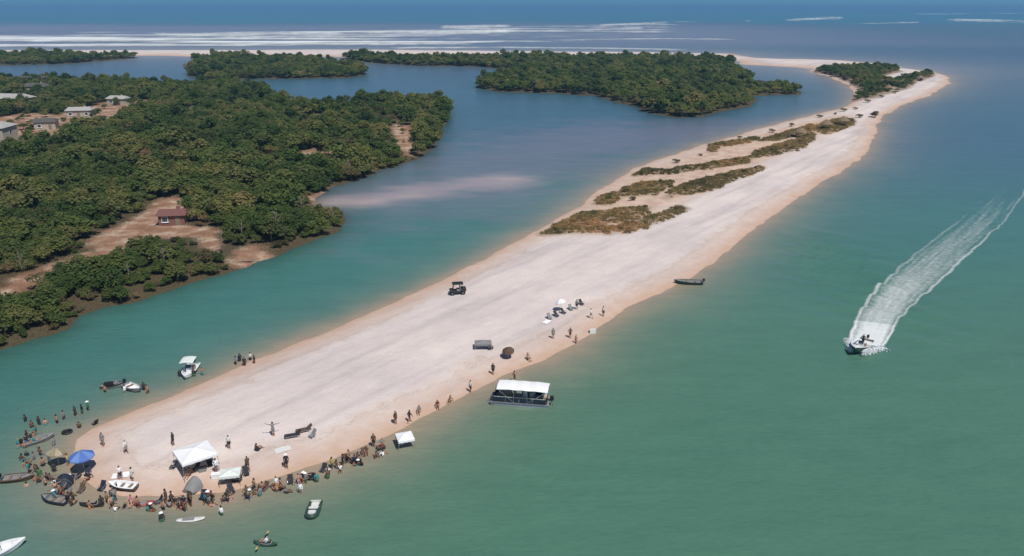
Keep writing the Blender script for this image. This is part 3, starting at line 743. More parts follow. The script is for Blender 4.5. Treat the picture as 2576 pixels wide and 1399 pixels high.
# ------------------------------------------------------------------ colours of made things
WHITE = mat('white_canvas', (.80, .81, .82), .75, .05); GEL = mat('white_gelcoat', (.74, .76, .77), .3, .05, spec=.5); NAVY = mat('navy_panel', (.02, .028, .045), .5, .2)
DARK = mat('dark_cloth', (.035, .034, .038), .85, .25); BROWN = mat('brown_cloth', (.10, .065, .045), .85, .25); GREY = mat('grey_cloth', (.22, .22, .22), .8, .15)
BLUE = mat('blue_canvas', (.075, .15, .42), .75, .12); ALU = mat('aluminium', (.55, .56, .58), .35, .08, metal=.8); MINT = mat('mint_canvas', (.66, .71, .67), .75, .08)
OLIVE = mat('olive_canvas', (.24, .22, .13), .8, .2); RED = mat('red_vinyl', (.36, .09, .08), .5, .15); BLACK = mat('black_rubber', (.02, .02, .02), .5, .2); TEALB = mat('dark_green_hull', (.03, .07, .055), .4, .2)
TAN = mat('tan_vinyl', (.36, .30, .21), .6, .1); GLASS = mat('smoked_screen', (.04, .05, .06), .1, .05, spec=.8); WOOD = mat('weathered_wood', (.22, .17, .12), .85, .3); CREAM = mat('cream_stucco', (.40, .35, .28), .85, .1)
YEL = mat('yellow_cloth', (.45, .36, .10), .8, .15); PINK = mat('pink_cloth', (.50, .22, .26), .8, .15); ORANGE = mat('orange_cloth', (.50, .18, .05), .8, .15); GREEN = mat('green_cloth', (.06, .16, .08), .8, .15)
TEAL = mat('teal_cloth', (.05, .24, .25), .8, .15); PALE = mat('pale_cloth', (.62, .62, .60), .8, .08); MAROON = mat('maroon_cloth', (.12, .03, .03), .8, .2)
ROOF = mat('pale_metal_roof', (.38, .37, .35), .5, .1, 1.5); DROOF = mat('dark_shingle_roof', (.09, .085, .08), .85, .3, 2)

# ------------------------------------------------------------------ people
def figure(pose):
    """joint chains (points, radii) of one standing or sitting adult, 1.7 m, facing +X"""
    c = []
    if pose in ('stand', 'walk', 'arms', 'hips'):
        lean = 0.04 if pose == 'walk' else 0
        st = .26 if pose == 'walk' else .03
        for s in (-1, 1):
            fx = st * s
            c.append(([(0, .085 * s, .90), (fx * .45 + .02, .09 * s, .48), (fx * (1.0 if s > 0 else 1.15), .095 * s, .075)], [.092, .060, .040]))
            c.append(([(fx * (1.0 if s > 0 else 1.15) - .04, .095 * s, .04), (fx + .15, .105 * s, .028)], [.040, .030]))
        c.append(([(0, 0, .88), (lean * .4, 0, 1.05), (lean, 0, 1.22), (lean, 0, 1.38)], [.135, .118, .145, .10]))
        c.append(([(lean, -.115, 1.375), (lean, .115, 1.375)], [.068, .068]))
        sh = [(lean, .175 * s, 1.375) for s in (-1, 1)]
        for s, S0 in zip((-1, 1), sh):
            if pose == 'arms': e, h = (lean + .02, .43 * s, 1.40 + .06 * s), (lean + .06, .66 * s, 1.46 + .12 * s)
            elif pose == 'hips': e, h = (lean - .08, .36 * s, 1.12), (lean + .05, .19 * s, .98)
            elif pose == 'walk': e, h = (lean - .18 * s, .235 * s, 1.10), (lean - .16 * s + .10, .24 * s, .88)
            else: e, h = (lean - .03, .225 * s, 1.10), (lean + .04, .235 * s, .86)
            c.append(([S0, e, h], [.052, .040, .028])); c.append(('hand', e, h, s))
        hd = (lean + .015, 0, 1.585)
    else:                                         # sitting on the ground or a low seat, knees up
        for s in (-1, 1):
            c.append(([(0, .09 * s, .12), (.40, .13 * s, .40), (.66, .12 * s, .07)], [.092, .060, .040])); c.append(([(.64, .12 * s, .04), (.80, .13 * s, .05)], [.038, .030]))
        c.append(([(0, 0, .13), (-.10, 0, .30), (-.15, 0, .47), (-.12, 0, .62)], [.14, .12, .145, .10])); c.append(([(-.12, -.115, .615), (-.12, .115, .615)], [.068, .068]))
        for s in (-1, 1):
            if pose == 'recline': e, h = (-.34, .25 * s, .36), (-.38, .27 * s, .08)
            else: e, h = (.10, .24 * s, .40), (.36, .16 * s, .38)
            c.append(([(-.12, .175 * s, .615), e, h], [.052, .040, .028])); c.append(('hand', e, h, s))
        hd = (-.09, 0, .825)
    return c, hd
FIG = {}
def body_mesh(pose):
    chains, hd = figure(pose); mb = MB()
    for ch in chains:
        if ch[0] == 'hand':
            _, e, h, s = ch; e, h = Vector(e), Vector(h); d = (h - e).normalized(); side = Vector((0, 0, 1)).cross(d)
            side = side.normalized() if side.length > .2 else Vector((1, 0, 0))
            nrm = d.cross(side)
            mb.path([h - d * .01, h + d * .045, h + d * .09], [.026, .036, .034], 8)
            for k, ln in enumerate((.075, .085, .08, .062)):
                b = h + d * .085 + side * (k - 1.5) * .021
                mb.path([b, b + d * ln * .5 + nrm * .006, b + d * ln * .95 + nrm * .022], [.0105, .010, .008], 6)
            b = h + d * .03 - side * .032
            mb.path([b, b - side * .03 + d * .03, b - side * .035 + d * .065 + nrm * .01], [.013, .012, .009], 6)
            continue
        pts, rad = ch
        mb.path(pts, rad, 10)
        for p_, r_ in zip(pts, rad): mb.ball(p_, r_, 10, 6)
    h = Vector(hd)
    mb.path([h + Vector((-.02, 0, -.24)), h + Vector((-.005, 0, -.08))], [.062, .055], 10)
    mb.ball(h, (.096, .078, .118), 14, 10); mb.ball(h + Vector((.03, 0, -.07)), (.062, .056, .055), 12, 8)
    mb.path([h + Vector((.088, 0, .02)), h + Vector((.122, 0, -.03)), h + Vector((.092, 0, -.035))], [.010, .017, .013], 6)
    for s in (-1, 1): mb.ball(h + Vector((-.005, .08 * s, -.005)), (.02, .012, .032), 8, 6)
    mb.ball(h + Vector((.088, 0, -.066)), (.012, .028, .010), 8, 5)
    tmp = bpy.data.objects.new('tmp_body', mb.mesh('body', None)); COL.objects.link(tmp)
    md = tmp.modifiers.new('v', 'REMESH'); md.mode = 'VOXEL'; md.voxel_size = .013; md.use_smooth_shade = True
    sm = tmp.modifiers.new('s', 'SMOOTH'); sm.factor = .5; sm.iterations = 2
    dc = tmp.modifiers.new('d', 'DECIMATE'); dc.ratio = .35
    bpy.context.view_layer.update(); dg = bpy.context.evaluated_depsgraph_get()
    me = bpy.data.meshes.new_from_object(tmp.evaluated_get(dg)); me.name = 'body'
    bpy.data.objects.remove(tmp)
    me.materials.clear(); me.materials.append(SKINS[0])
    me.polygons.foreach_set('use_smooth', [True] * len(me.polygons))
    return me, h
def shell(me, test, off, name, m):
    """clothing: the body's own surface where test(point) holds, lifted off the skin"""
    bm = bmesh.new(); bm.from_mesh(me)
    bmesh.ops.delete(bm, geom=[f for f in bm.faces if not test(f.calc_center_median())], context='FACES')
    bm.normal_update()
    for v in bm.verts: v.co += v.normal * off
    out = bpy.data.meshes.new(name); bm.to_mesh(out); bm.free(); out.materials.clear(); out.materials.append(m)
    out.polygons.foreach_set('use_smooth', [True] * len(out.polygons))
    return out
SKINS = [mat('skin_light', (.46, .28, .20), .6, .06), mat('skin_tan', (.34, .19, .12), .6, .06), mat('skin_brown', (.16, .085, .055), .6, .06)]
HAIRS = [mat('hair_dark', (.025, .018, .014), .7, .2), mat('hair_brown', (.09, .05, .025), .7, .2), mat('hair_blond', (.35, .24, .11), .7, .2)]
def fig(pose):
    if pose in FIG: return FIG[pose]
    me, h = body_mesh(pose); sit = pose in ('sit', 'recline')
    if sit:
        trunks = shell(me, lambda p: p.z < .27 and p.x < .30 and abs(p.y) < .24 and (p.x < .14 or p.z > .12), .014, 'shorts', DARK)
        shirt = shell(me, lambda p: .24 < p.z < .685 and p.x < -.0 and abs(p.y) < .27, .012, 'shirt', DARK)
    else:
        trunks = shell(me, lambda p: .60 < p.z < 1.0 and abs(p.y) < .19, .014, 'shorts', DARK)
        shirt = shell(me, lambda p: .98 < p.z < 1.445 and abs(p.y) < .30, .012, 'shirt', DARK)
    hair = shell(me, lambda p: (p - h).length < .15 and p.z > h.z - .06 and ((p.x < h.x + .03 and p.z > h.z - .05) or p.z > h.z + .055), .012, 'hair', HAIRS[0])
    hat = MB(); hat.lathe([(.20, .055), (.19, .062), (.10, .07), (.092, .13), (.05, .16), (.002, .165)], 16, tuple(h)); hat.lathe([(.20, .055), (.10, .06)], 16, tuple(h))
    FIG[pose] = (me, trunks, shirt, hair, hat.mesh('sun_hat', WHITE, True))
    return FIG[pose]
SHORT_OF = {'black': DARK, 'navy': NAVY, 'blue': BLUE, 'red': RED, 'teal': TEAL, 'orange': ORANGE, 'green': GREEN, 'brown': BROWN, 'white': WHITE, 'pink': PINK, 'yellow': YEL, 'maroon': MAROON, 'grey': GREY, 'pale': PALE}
def person(at, pose, rz, label, shorts='black', shirt=None, hair=0, skin=0, hat=None, dip=0.0, z=None, group=None, sc=1.0):
    me, tr, sh, ha, ht = fig(pose); x, y = S(*at)
    zz = (bz((x, y)) if dip == 0 else -dip) if z is None else z
    if dip == 0 and z is None: zz = max(zz, -.05)
    t = thing('person', label, 'person', (x, y, zz), rz, group); t.scale = (sc,) * 3
    for nm, m_, mt in (('body', me, SKINS[skin]), ('shorts', tr, SHORT_OF[shorts]), ('shirt', sh, SHORT_OF.get(shirt)), ('hair', ha, HAIRS[hair]), ('sun_hat', ht, SHORT_OF.get(hat))):
        if mt is None: continue
        o = bpy.data.objects.new(nm, m_); COL.objects.link(o); o.parent = t; setm(o, mt)
    return t

# ------------------------------------------------------------------ beach furniture
def chair(at, rz, label, m=DARK, group='low beach chairs', z=None):
    x, y = S(*at); t = thing('beach_chair', label, 'chair', (x, y, bz((x, y)) if z is None else z), rz, group)
    MB().box((0, 0, .26), (.52, .54, .05), ry=R(8)).part('seat', m, t)
    MB().box((-.38, 0, .56), (.72, .54, .045), ry=R(58)).part('backrest', m, t)
    for s in (-1, 1):
        MB().path([(.26, .28 * s, .0), (-.10, .28 * s, .40), (-.42, .28 * s, .46)], .018, 6).part('leg', ALU, t)
        MB().path([(-.34, .28 * s, .0), (.22, .28 * s, .28), (.20, .29 * s, .46), (-.36, .29 * s, .48)], .018, 6).part('armrest', ALU, t)
    return t
def lounger(at, rz, label, m=DARK):
    x, y = S(*at); t = thing('sun_lounger', label, 'lounger', (x, y, bz((x, y))), rz)
    MB().box((.25, 0, .32), (1.25, .6, .06)).part('mattress', m, t); MB().box((-.62, 0, .52), (.72, .6, .06), ry=R(38)).part('backrest', m, t)
    MB().box((0, .29, .27), (1.7, .04, .05)).box((0, -.29, .27), (1.7, .04, .05)).part('frame', ALU, t)
    for sx in (-.55, .65):
        for s in (-1, 1): MB().path([(sx, .29 * s, .26), (sx + .06, .31 * s, 0)], .018, 6).part('leg', ALU, t)
    return t
def cooler(at, rz, label, m=PALE, lid=WHITE, s=1.0):
    x, y = S(*at); t = thing('cooler', label, 'cooler', (x, y, bz((x, y))), rz); t.scale = (s,) * 3
    MB().box((0, 0, .20), (.72, .42, .40), taper=1.06).part('box', m, t); MB().box((0, 0, .435), (.78, .47, .07)).part('lid', lid, t)
    for k in (-1, 1): MB().path([(.39 * k, -.14, .30), (.46 * k, -.10, .30), (.46 * k, .10, .30), (.39 * k, .14, .30)], .014, 6).part('handle', GREY, t)
    return t
def towel(at, rz, label, m, lx=1.7, ly=.9):
    x, y = S(*at); rg = random.Random(int(at[0])); v = []; n, k = 12, 8
    o = thing('beach_towel', label, 'towel', (x, y, 0), rz)
    for i in range(n + 1):
        for j in range(k + 1):
            a, b = (i / n - .5) * lx, (j / k - .5) * ly; wx, wy = x + a * math.cos(rz) - b * math.sin(rz), y + a * math.sin(rz) + b * math.cos(rz)
            v.append((a, b, bz((wx, wy)) + .05 + rg.uniform(0, .05)))
    mb = MB(); mb.add(v, [(i * (k + 1) + j, (i + 1) * (k + 1) + j, (i + 1) * (k + 1) + j + 1, i * (k + 1) + j + 1) for i in range(n) for j in range(k)])
    mb.part('cloth', m, o, True); return o
def umbrella(at, label, m, d=2.4, h=2.15, tilt=0, rz=0, m2=None, z=None):
    x, y = S(*at); t = thing('beach_umbrella', label, 'umbrella', (x, y, bz((x, y)) if z is None else z), rz)
    T = Matrix.Translation((0, 0, h)) @ Matrix.Rotation(tilt, 4, 'Y') @ Matrix.Translation((0, 0, -h)); r = d / 2
    def cone(r0, dz): return [(T @ Vector((r0[i] * math.cos(a), r0[i] * math.sin(a), dz[i]))) for i in range(len(r0)) for a in [k * math.pi / 4 for k in range(8)]]
    n = 8
    for half in range(2):
        mb = MB()
        for k in range(half, 8, 2):
            a0, a1 = k * math.pi / 4, (k + 1) * math.pi / 4; am = (a0 + a1) / 2; rows = []
            for f in (.04, .35, .7, 1.0):
                zz = h + .28 - .52 * f ** 1.7; row = []
                for q, aa in ((0, a0), (.5, am), (1, a1)):
                    sag = .05 * f * math.sin(math.pi * q); row.append(T @ Vector((r * f * math.cos(aa) * (1 - sag), r * f * math.sin(aa) * (1 - sag), zz - sag)))
                rows.append(row)
            last = rows[-1]; rows.append([p_ + Vector((0, 0, -.13)) for p_ in last]); mb.loft(rows)
        mb.part('canopy', m if half == 0 or m2 is None else m2, t)
    rb = MB()
    for k in range(8):
        a = k * math.pi / 4; rb.path([T @ Vector((0, 0, h + .20)), T @ Vector((r * .6 * math.cos(a), r * .6 * math.sin(a), h + .04)), T @ Vector((r * .97 * math.cos(a), r * .97 * math.sin(a), h - .25))], .008, 4)
    rb.part('ribs', ALU, t); MB().path([(0, 0, -.3), (0, 0, h - .2), T @ Vector((0, 0, h + .34))], .024, 8).part('pole', ALU, t)
    return t
def canopy(at, rz, label, m, w_=3.0, d=3.0, h=2.1, peak=.75, z=None, flat=False):
    x, y = S(*at); t = thing('pop_up_canopy', label, 'canopy', (x, y, bz((x, y)) if z is None else z), rz); a, b = w_ / 2, d / 2
    mb = MB(); cor = [(-a, -b), (a, -b), (a, b), (-a, b)]
    for k in range(4):
        p0, p1 = cor[k], cor[(k + 1) % 4]; rows = []
        for f in (1.0, .72, .42, .12):
            zz = h + peak * (1 - f) ** .85; rows.append([(p0[0] * f + (p1[0] - p0[0]) * f * q, p0[1] * f + (p1[1] - p0[1]) * f * q, zz - .07 * math.sin(math.pi * q) * f * (1.2 - f) * 2) for q in (0, .25, .5, .75, 1)])
        rows.append([(0, 0, h + peak)] * 5); mb.loft(rows)
    mb.part('roof', m, t)
    vb = MB()
    for k in range(4):
        p0, p1 = cor[k], cor[(k + 1) % 4]; top = [(p0[0] + (p1[0] - p0[0]) * q, p0[1] + (p1[1] - p0[1]) * q, h) for q in np.linspace(0, 1, 9)]
        vb.loft([top, [(q[0] * 1.006, q[1] * 1.006, h - (.22 if i % 2 else .27)) for i, q in enumerate(top)]])
    vb.part('valance', m, t)
    for (cx, cy) in cor: MB().path([(cx * .985, cy * .985, -.1), (cx * .985, cy * .985, h)], .022, 6).part('leg', ALU, t)
    fr = MB()
    for k in range(4):
        p0, p1 = cor[k], cor[(k + 1) % 4]; fr.path([(p0[0] * .98, p0[1] * .98, h - .05), (p1[0] * .98, p1[1] * .98, h - .45)], .012, 5).path([(p0[0] * .98, p0[1] * .98, h - .45), (p1[0] * .98, p1[1] * .98, h - .05)], .012, 5)
    fr.part('frame', ALU, t); return t
def dome_tent(at, rz, label, m, m2, w_=1.6, d=1.4, h=1.15, z=None):
    x, y = S(*at); t = thing('beach_tent', label, 'tent', (x, y, bz((x, y)) if z is None else z), rz)
    mb = MB(); n = 12; secs = []
    for i in range(7):
        f = i / 6; rr = math.sin(math.pi * (.12 + .88 * (1 - f) * .57)); secs.append([(-d / 2 + d * f * .95, math.cos(math.pi * k / n) * w_ / 2 * (.35 + .65 * math.sin(math.pi * (.2 + .35 * f))), max(0, math.sin(math.pi * k / n)) * h * (.25 + .75 * math.sin(math.pi * (.05 + .45 * f)))) for k in range(n + 1)])
    mb.loft(secs); mb.add(secs[0], [tuple(range(n + 1))]); mb.part('shell', m, t, True)
    MB().box((.05, 0, .03), (d * .95, w_ * .92, .04)).part('floor', m2, t)
    pb = MB(); pb.path([Vector(q) * 1.01 for q in secs[-1]], .014, 5); pb.path([Vector(q) * 1.01 for q in secs[3]], .012, 5); pb.part('poles', GREY, t)
    MB().box((d * .36, 0, h * .30), (.02, w_ * .7, h * .16), ry=R(-12)).part('door_flap', m2, t)
    return t
def ring_float(at, label, m, r=.5, z=.05, sy=1.0):
    x, y = S(*at); t = thing('swim_ring', label, 'float', (x, y, z), 0)
    MB().torus((0, 0, .06), r, .14, 22, 9, sy).part('tube', m, t, True); MB().lathe([(r * .9, .0), (r * .4, -.03), (.001, -.03)], 18, (0, 0, .02), Matrix.Diagonal((1, sy, 1, 1)).to_3x3()).part('floor', m, t)
    MB().path([(r + .12, -.1, .12), (r + .2, -.06, .16), (r + .2, .06, .16), (r + .12, .1, .12)], .02, 6).part('handle', GREY, t)
    return t
def board(at, rz, label, m, l=2.6, w_=.75, z=.06, name='paddleboard'):
    x, y = S(*at); t = thing(name, label, 'paddleboard', (x, y, z), rz); secs = []
    for i in range(13):
        f = i / 12; b = max(.02, w_ / 2 * math.sin(math.pi * (.06 + .88 * f)) ** .55); up = .10 * max(0, f - .7) / .3
        secs.append([((f - .5) * l, -b, up), ((f - .5) * l, -b * .8, up + .06), ((f - .5) * l, b * .8, up + .06), ((f - .5) * l, b, up), ((f - .5) * l, b * .7, up - .05), ((f - .5) * l, -b * .7, up - .05)])
    MB().loft(secs, close=True, cap=True).part('deck', m, t, True)
    MB().box((-.2, 0, .075), (l * .42, w_ * .62, .02)).part('grip_pad', GREY, t); MB().box((-l * .42, 0, -.12), (.18, .02, .16)).part('fin', DARK, t)
    return t

# ------------------------------------------------------------------ boats
def hull_secs(L, B, sheer0, sheer1, draft, n=12, flare=.75, full=2.2):
    out = []
    for i in range(n + 1):
        f = i / n; b = B / 2 * (1 - max(0, (f - .45) / .55) ** full) * (0.93 + .07 * min(1, f * 4)); b = max(b, .03); sh = sheer0 + (sheer1 - sheer0) * f ** 2
        k = -draft + (draft + sh * .75) * max(0, (f - .70) / .30) ** 2.2; x = (f - .5) * L; ch = k + (sh - k) * .38
        out.append((x, b, sh, k, ch, flare))
    return out
def hull_mesh(secs, inner=.12, floor=.18, deck_from=.72):
    o = [[(x, -b, s), (x, -b * (fl + .12), (s + c) / 2), (x, -b * fl, c), (x, 0, k), (x, b * fl, c), (x, b * (fl + .12), (s + c) / 2), (x, b, s)] for x, b, s, k, c, fl in secs]
    h = MB(); h.loft(o); h.add(o[0], [tuple(range(7))])
    g = MB(); lo = [[(x, -b * 1.02 - .01, s - .03), (x, -b * 1.02 - .01, s + .03), (x, -max(b - inner, .01), s + .03), (x, -max(b - inner, .01), s - .03)] for x, b, s, k, c, fl in secs]
    ro = [[(p[0], -p[1], p[2]) for p in q] for q in lo]; g.loft(lo, close=True, cap=True); g.loft(ro, close=True, cap=True)
    n = len(secs); cut = int(n * deck_from)
    d = MB()
    ins = [[(x, -max(b - inner, .01), s), (x, -max(b - inner * 1.4, .01), floor), (x, max(b - inner * 1.4, .01), floor), (x, max(b - inner, .01), s)] for x, b, s, k, c, fl in secs[:cut + 1]]
    d.loft(ins); d.add(ins[0], [(0, 1, 2, 3)]); d.add(ins[-1], [(0, 1, 2, 3)])
    fd = MB(); fd.loft([[(x, -max(b - inner, .01), s + .012), (x, 0, s + .07), (x, max(b - inner, .01), s + .012)] for x, b, s, k, c, fl in secs[cut:]])
    return h, g, d, fd
def outboard(t, x, z, s=1.0):
    o = MB(); o.box((x - .22 * s, 0, z + .38 * s), (.46 * s, .34 * s, .42 * s), taper=.82); ob = o.part('outboard_motor', BLACK, t)
    MB().box((x - .20 * s, 0, z - .15 * s), (.18 * s, .10 * s, .75 * s)).part('leg', GREY, ob); MB().lathe([(.02, -.03), (.14 * s, 0), (.02, .03)], 10, (x - .34 * s, 0, z - .42 * s), Matrix.Rotation(math.pi / 2, 3, 'Y')).part('propeller', GREY, ob)
    return ob
def skiff(at, rz, label, L=4.6, B=1.8, hullm=GEL, deckm=GEL, gun=GEL, z=0.0, motor=True, console=True, ttop=None, name='skiff', cat='boat', sheer=(.45, .70), pitch=0, benches=0, group=None):
    x, y = S(*at); t = thing(name, label, cat, (x, y, z), rz, group); t.rotation_euler = (0, -pitch, rz)
    h, g, d, fd = hull_mesh(hull_secs(L, B, sheer[0], sheer[1], .18))
    h.part('hull', hullm, t); g.part('gunwale', gun, t); d.part('cockpit', deckm, t); fd.part('foredeck', deckm, t)
    if motor: outboard(t, -L / 2, sheer[0], .9)
    if console:
        cb = MB().box((0, 0, .55), (.55, .70, .80), taper=.85).part('console', deckm, t)
        MB().box((.20, 0, 1.10), (.03, .68, .40), ry=R(-22)).part('windscreen', GLASS, cb); MB().torus((0, 0, 0), .17, .02, 14, 6).part('steering_wheel', BLACK, cb).matrix_local = Matrix.Translation((-.34, 0, .92)) @ Matrix.Rotation(R(65), 4, 'Y')
        MB().box((-.95, 0, .45), (.5, 1.0, .45)).part('seat', TAN, t)
    for k in range(benches): MB().box((-L * .28 + k * L * .30, 0, sheer[0] * .72), (.26, B * .84, .05)).part('bench', WOOD, t)
    if ttop is not None:
        mb = MB(); mb.loft([[(xx, yy, 2.05 - .10 * (yy / .8) ** 2 - (.04 if abs(xx) > .8 else 0)) for yy in np.linspace(-.85, .85, 7)] for xx in np.linspace(-1.0, 1.0, 5)]); mb.loft([[(xx, yy, 1.98 - .10 * (yy / .8) ** 2) for yy in np.linspace(-.83, .83, 7)] for xx in np.linspace(-.98, .98, 5)])
        mb.part('top', ttop, t)
        for sx in (-.5, .5):
            for s in (-1, 1): MB().path([(sx * .7, .42 * s, .2), (sx, .62 * s, 1.98)], .022, 6).part('post', ALU, t)
    return t
def pontoon(at, rz, label):
    x, y = S(*at); t = thing('pontoon_boat', label, 'boat', (x, y, 0), rz); L, B = 7.4, 2.5
    for s in (-1, 1):
        pb = MB(); pb.path([(-L / 2 + .2, s * .85, .12), (L / 2 - .9, s * .85, .12), (L / 2 - .35, s * .85, .20), (L / 2, s * .85, .36)], [.31, .31, .24, .04], 14); pb.part('pontoon', ALU, t, True)
    MB().box((-.1, 0, .50), (L - .4, B, .14)).part('deck', GREY, t)
    # fence panels
    for s in (-1, 1):
        for k in range(4):
            if s < 0 and k == 2: continue
            x0 = -L / 2 + .45 + k * 1.62; p_ = MB().box((x0 + .78, s * 1.19, .92), (1.54, .04, .62)).part('fence_panel', NAVY, t)
            MB().path([(x0, s * 1.19, .58), (x0, s * 1.19, 1.28), (x0 + 1.56, s * 1.19, 1.28), (x0 + 1.56, s * 1.19, .58)], .02, 6).part('rail', ALU, p_)
    for yy in (-.72, .72): MB().box((L / 2 - .62, yy, .92), (.04, .9, .62)).part('fence_panel', NAVY, t)
    MB().box((-L / 2 + .35, .5, .92), (.04, 1.3, .62)).part('fence_panel', NAVY, t)
    # seats
    for (sx, sy, lx, ly) in ((1.9, .78, 2.2, .6), (1.9, -.78, 1.6, .6), (-2.2, .78, 1.7, .6), (-2.9, -.55, .6, 1.0)):
        b = MB().box((sx, sy, .74), (lx, ly, .36)).part('bench', TAN, t); MB().box((sx, sy + .26 * (1 if sy > 0 else -1) if lx > ly else sy, 1.02), (lx, .14, .34)).part('back_cushion', PALE, b)
    c = MB().box((-.55, -.72, .98), (.55, .6, .85), taper=.86).part('console', GEL, t); MB().box((-.36, -.72, 1.52), (.03, .55, .3), ry=R(-25)).part('windscreen', GLASS, c)
    MB().box((-1.35, -.72, .85), (.5, .5, .45)).box((-1.58, -.72, 1.2), (.1, .5, .5)).part('helm_seat', PALE, t)
    # big flat sun top
    x0, x1, hz = -3.5, 2.7, 2.5; rows = []
    for i in range(9):
        f = i / 8; rows.append([(x0 + (x1 - x0) * f, yy, hz - .16 * (yy / 1.25) ** 2 - .05 * abs(math.sin(f * math.pi * 4)) - (.10 if i in (0, 8) else 0)) for yy in np.linspace(-1.27, 1.27, 9)])
    MB().loft(rows).part('sun_top', WHITE, t); MB().loft([[(p_[0] * .99, p_[1] * .985, p_[2] - .035) for p_ in q] for q in rows]).part('top_lining', WHITE, t)
    for s in (-1, 1):
        for xa, xb in ((-1.0, x0 + .1), (-1.0, -1.0), (.6, .6), (.6, x1 - .1)): MB().path([(xa, 1.2 * s, .6), (xb, 1.2 * s, hz - .2)], .022, 6).part('post', ALU, t)
    for k in range(5): MB().path([(x0 + 1.54 * k + .02, -1.2, hz - .20), (x0 + 1.54 * k + .02, 0, hz - .06), (x0 + 1.54 * k + .02, 1.2, hz - .20)], .018, 6).part('hoop', ALU, t)
    outboard(t, -L / 2 + .1, .55, 1.1)
    lb = MB()
    for s in (-1, 1): lb.path([(L / 2 - .2, s * .2, .58), (L / 2 + .55, s * .2, -.25)], .02, 6)
    for k in range(4): lb.path([(L / 2 + .0 + k * .17, -.2, .36 - k * .19), (L / 2 + .0 + k * .17, .2, .36 - k * .19)], .018, 6)
    lb.part('boarding_ladder', ALU, t); return t
def jetski(at, rz, label, m, m2):
    x, y = S(*at); t = thing('jet_ski', label, 'jet ski', (x, y, 0), rz); h, g, d, fd = hull_mesh(hull_secs(2.9, 1.1, .38, .55, .18, 10), .2, .30, .6)
    h.part('hull', m, t); g.part('bumper', BLACK, t); d.part('footwell', GREY, t); fd.part('hood', m2, t)
    MB().box((-.45, 0, .62), (1.3, .38, .34), taper=.75).part('saddle', BLACK, t)
    c = MB().box((.35, 0, .74), (.5, .42, .40), taper=.6, ry=R(-12)).part('cowl', m2, t); MB().path([(.28, -.38, .98), (.34, -.12, 1.0), (.34, .12, 1.0), (.28, .38, .98)], .022, 6).part('handlebar', BLACK, c)
    return t
def dinghy(at, rz, label, m, m2, L=2.9, W=1.45, z=.0):
    x, y = S(*at); t = thing('inflatable_dinghy', label, 'dinghy', (x, y, z), rz); r = .21; a = W / 2 - r
    pts = [(-L / 2, -a, .20), (0, -a, .20), (L * .25, -a * .92, .22)] + [(L * .25 + (L * .25 - r) * math.sin(q), -a * .92 * math.cos(q), .22 + .10 * math.sin(q)) for q in np.linspace(.3, math.pi - .3, 7)] + [(L * .25, a * .92, .22), (0, a, .20), (-L / 2, a, .20)]
    MB().path(pts, [.10] + [r] * (len(pts) - 2) + [.10], 12).part('tube', m, t, True)
    MB().box((-.12, 0, .08), (L * .82, a * 2, .05)).part('floor', m2, t); MB().box((-L / 2 + .22, 0, .24), (.06, a * 2, .34)).part('transom', m2, t); MB().box((-.1, 0, .36), (.28, a * 2 + .12, .05)).part('bench', m2, t)
    MB().box((.62, 0, .36), (.5, a * 1.5, .22), taper=.85).part('bow_bag', PALE, t)
    MB().path([(L * .25, -a * 1.05, .40), (L * .44, 0, .50), (L * .25, a * 1.05, .40)], .015, 5).part('grab_line', PALE, t)
    return t
def kayak(at, rz, label, m, m2=GREY, L=3.0, W=.75, z=.0, paddle=True):
    x, y = S(*at); t = thing('kayak', label, 'kayak', (x, y, z), rz); secs = []
    for i in range(15):
        f = i / 14; b = max(.015, W / 2 * math.sin(math.pi * f) ** .75); up = .16 * abs(f - .5) ** 2 * 4
        secs.append([((f - .5) * L, -b, .18 + up), ((f - .5) * L, -b * .55, .27 + up), ((f - .5) * L, b * .55, .27 + up), ((f - .5) * L, b, .18 + up), ((f - .5) * L, b * .7, -.02 + up * .8), ((f - .5) * L, -b * .7, -.02 + up * .8)])
    MB().loft(secs, close=True, cap=True).part('hull', m, t, True); MB().lathe([(.26, 0), (.30, .04), (.25, .06), (.20, .0)], 16, (-.1, 0, .27), Matrix.Diagonal((1.9, 1, 1)).to_3x3()).part('cockpit_rim', m2, t)
    MB().box((-.45, 0, .40), (.06, .36, .3), ry=R(-12)).part('seat', BLACK, t)
    if paddle:
        p_ = MB().path([(.25, -1.0, .52), (.25, 1.0, .52)], .016, 6).part('paddle', ALU, t); MB().box((.25, 1.12, .52), (.16, .36, .02)).box((.25, -1.12, .52), (.16, .36, .02)).part('blade', YEL, p_)
    return t

# ------------------------------------------------------------------ boats in place
HEAD = math.atan2(BOAT[1] - D(2330, 700)[1], BOAT[0] - D(2330, 700)[0])
mb_ = skiff((3225, 1312), HEAD, 'white motorboat speeding with spray at its bow and a long wake', L=6.2, B=2.4, z=.12, pitch=R(5), sheer=(.75, 1.05), hullm=TEALB, gun=GEL, deckm=GEL, name='motorboat')
bx_, by_ = BOAT
person((3232, 1306), 'hips', HEAD, 'person in dark shirt standing at the helm of the speeding motorboat', 'navy', 'black', z=.45)
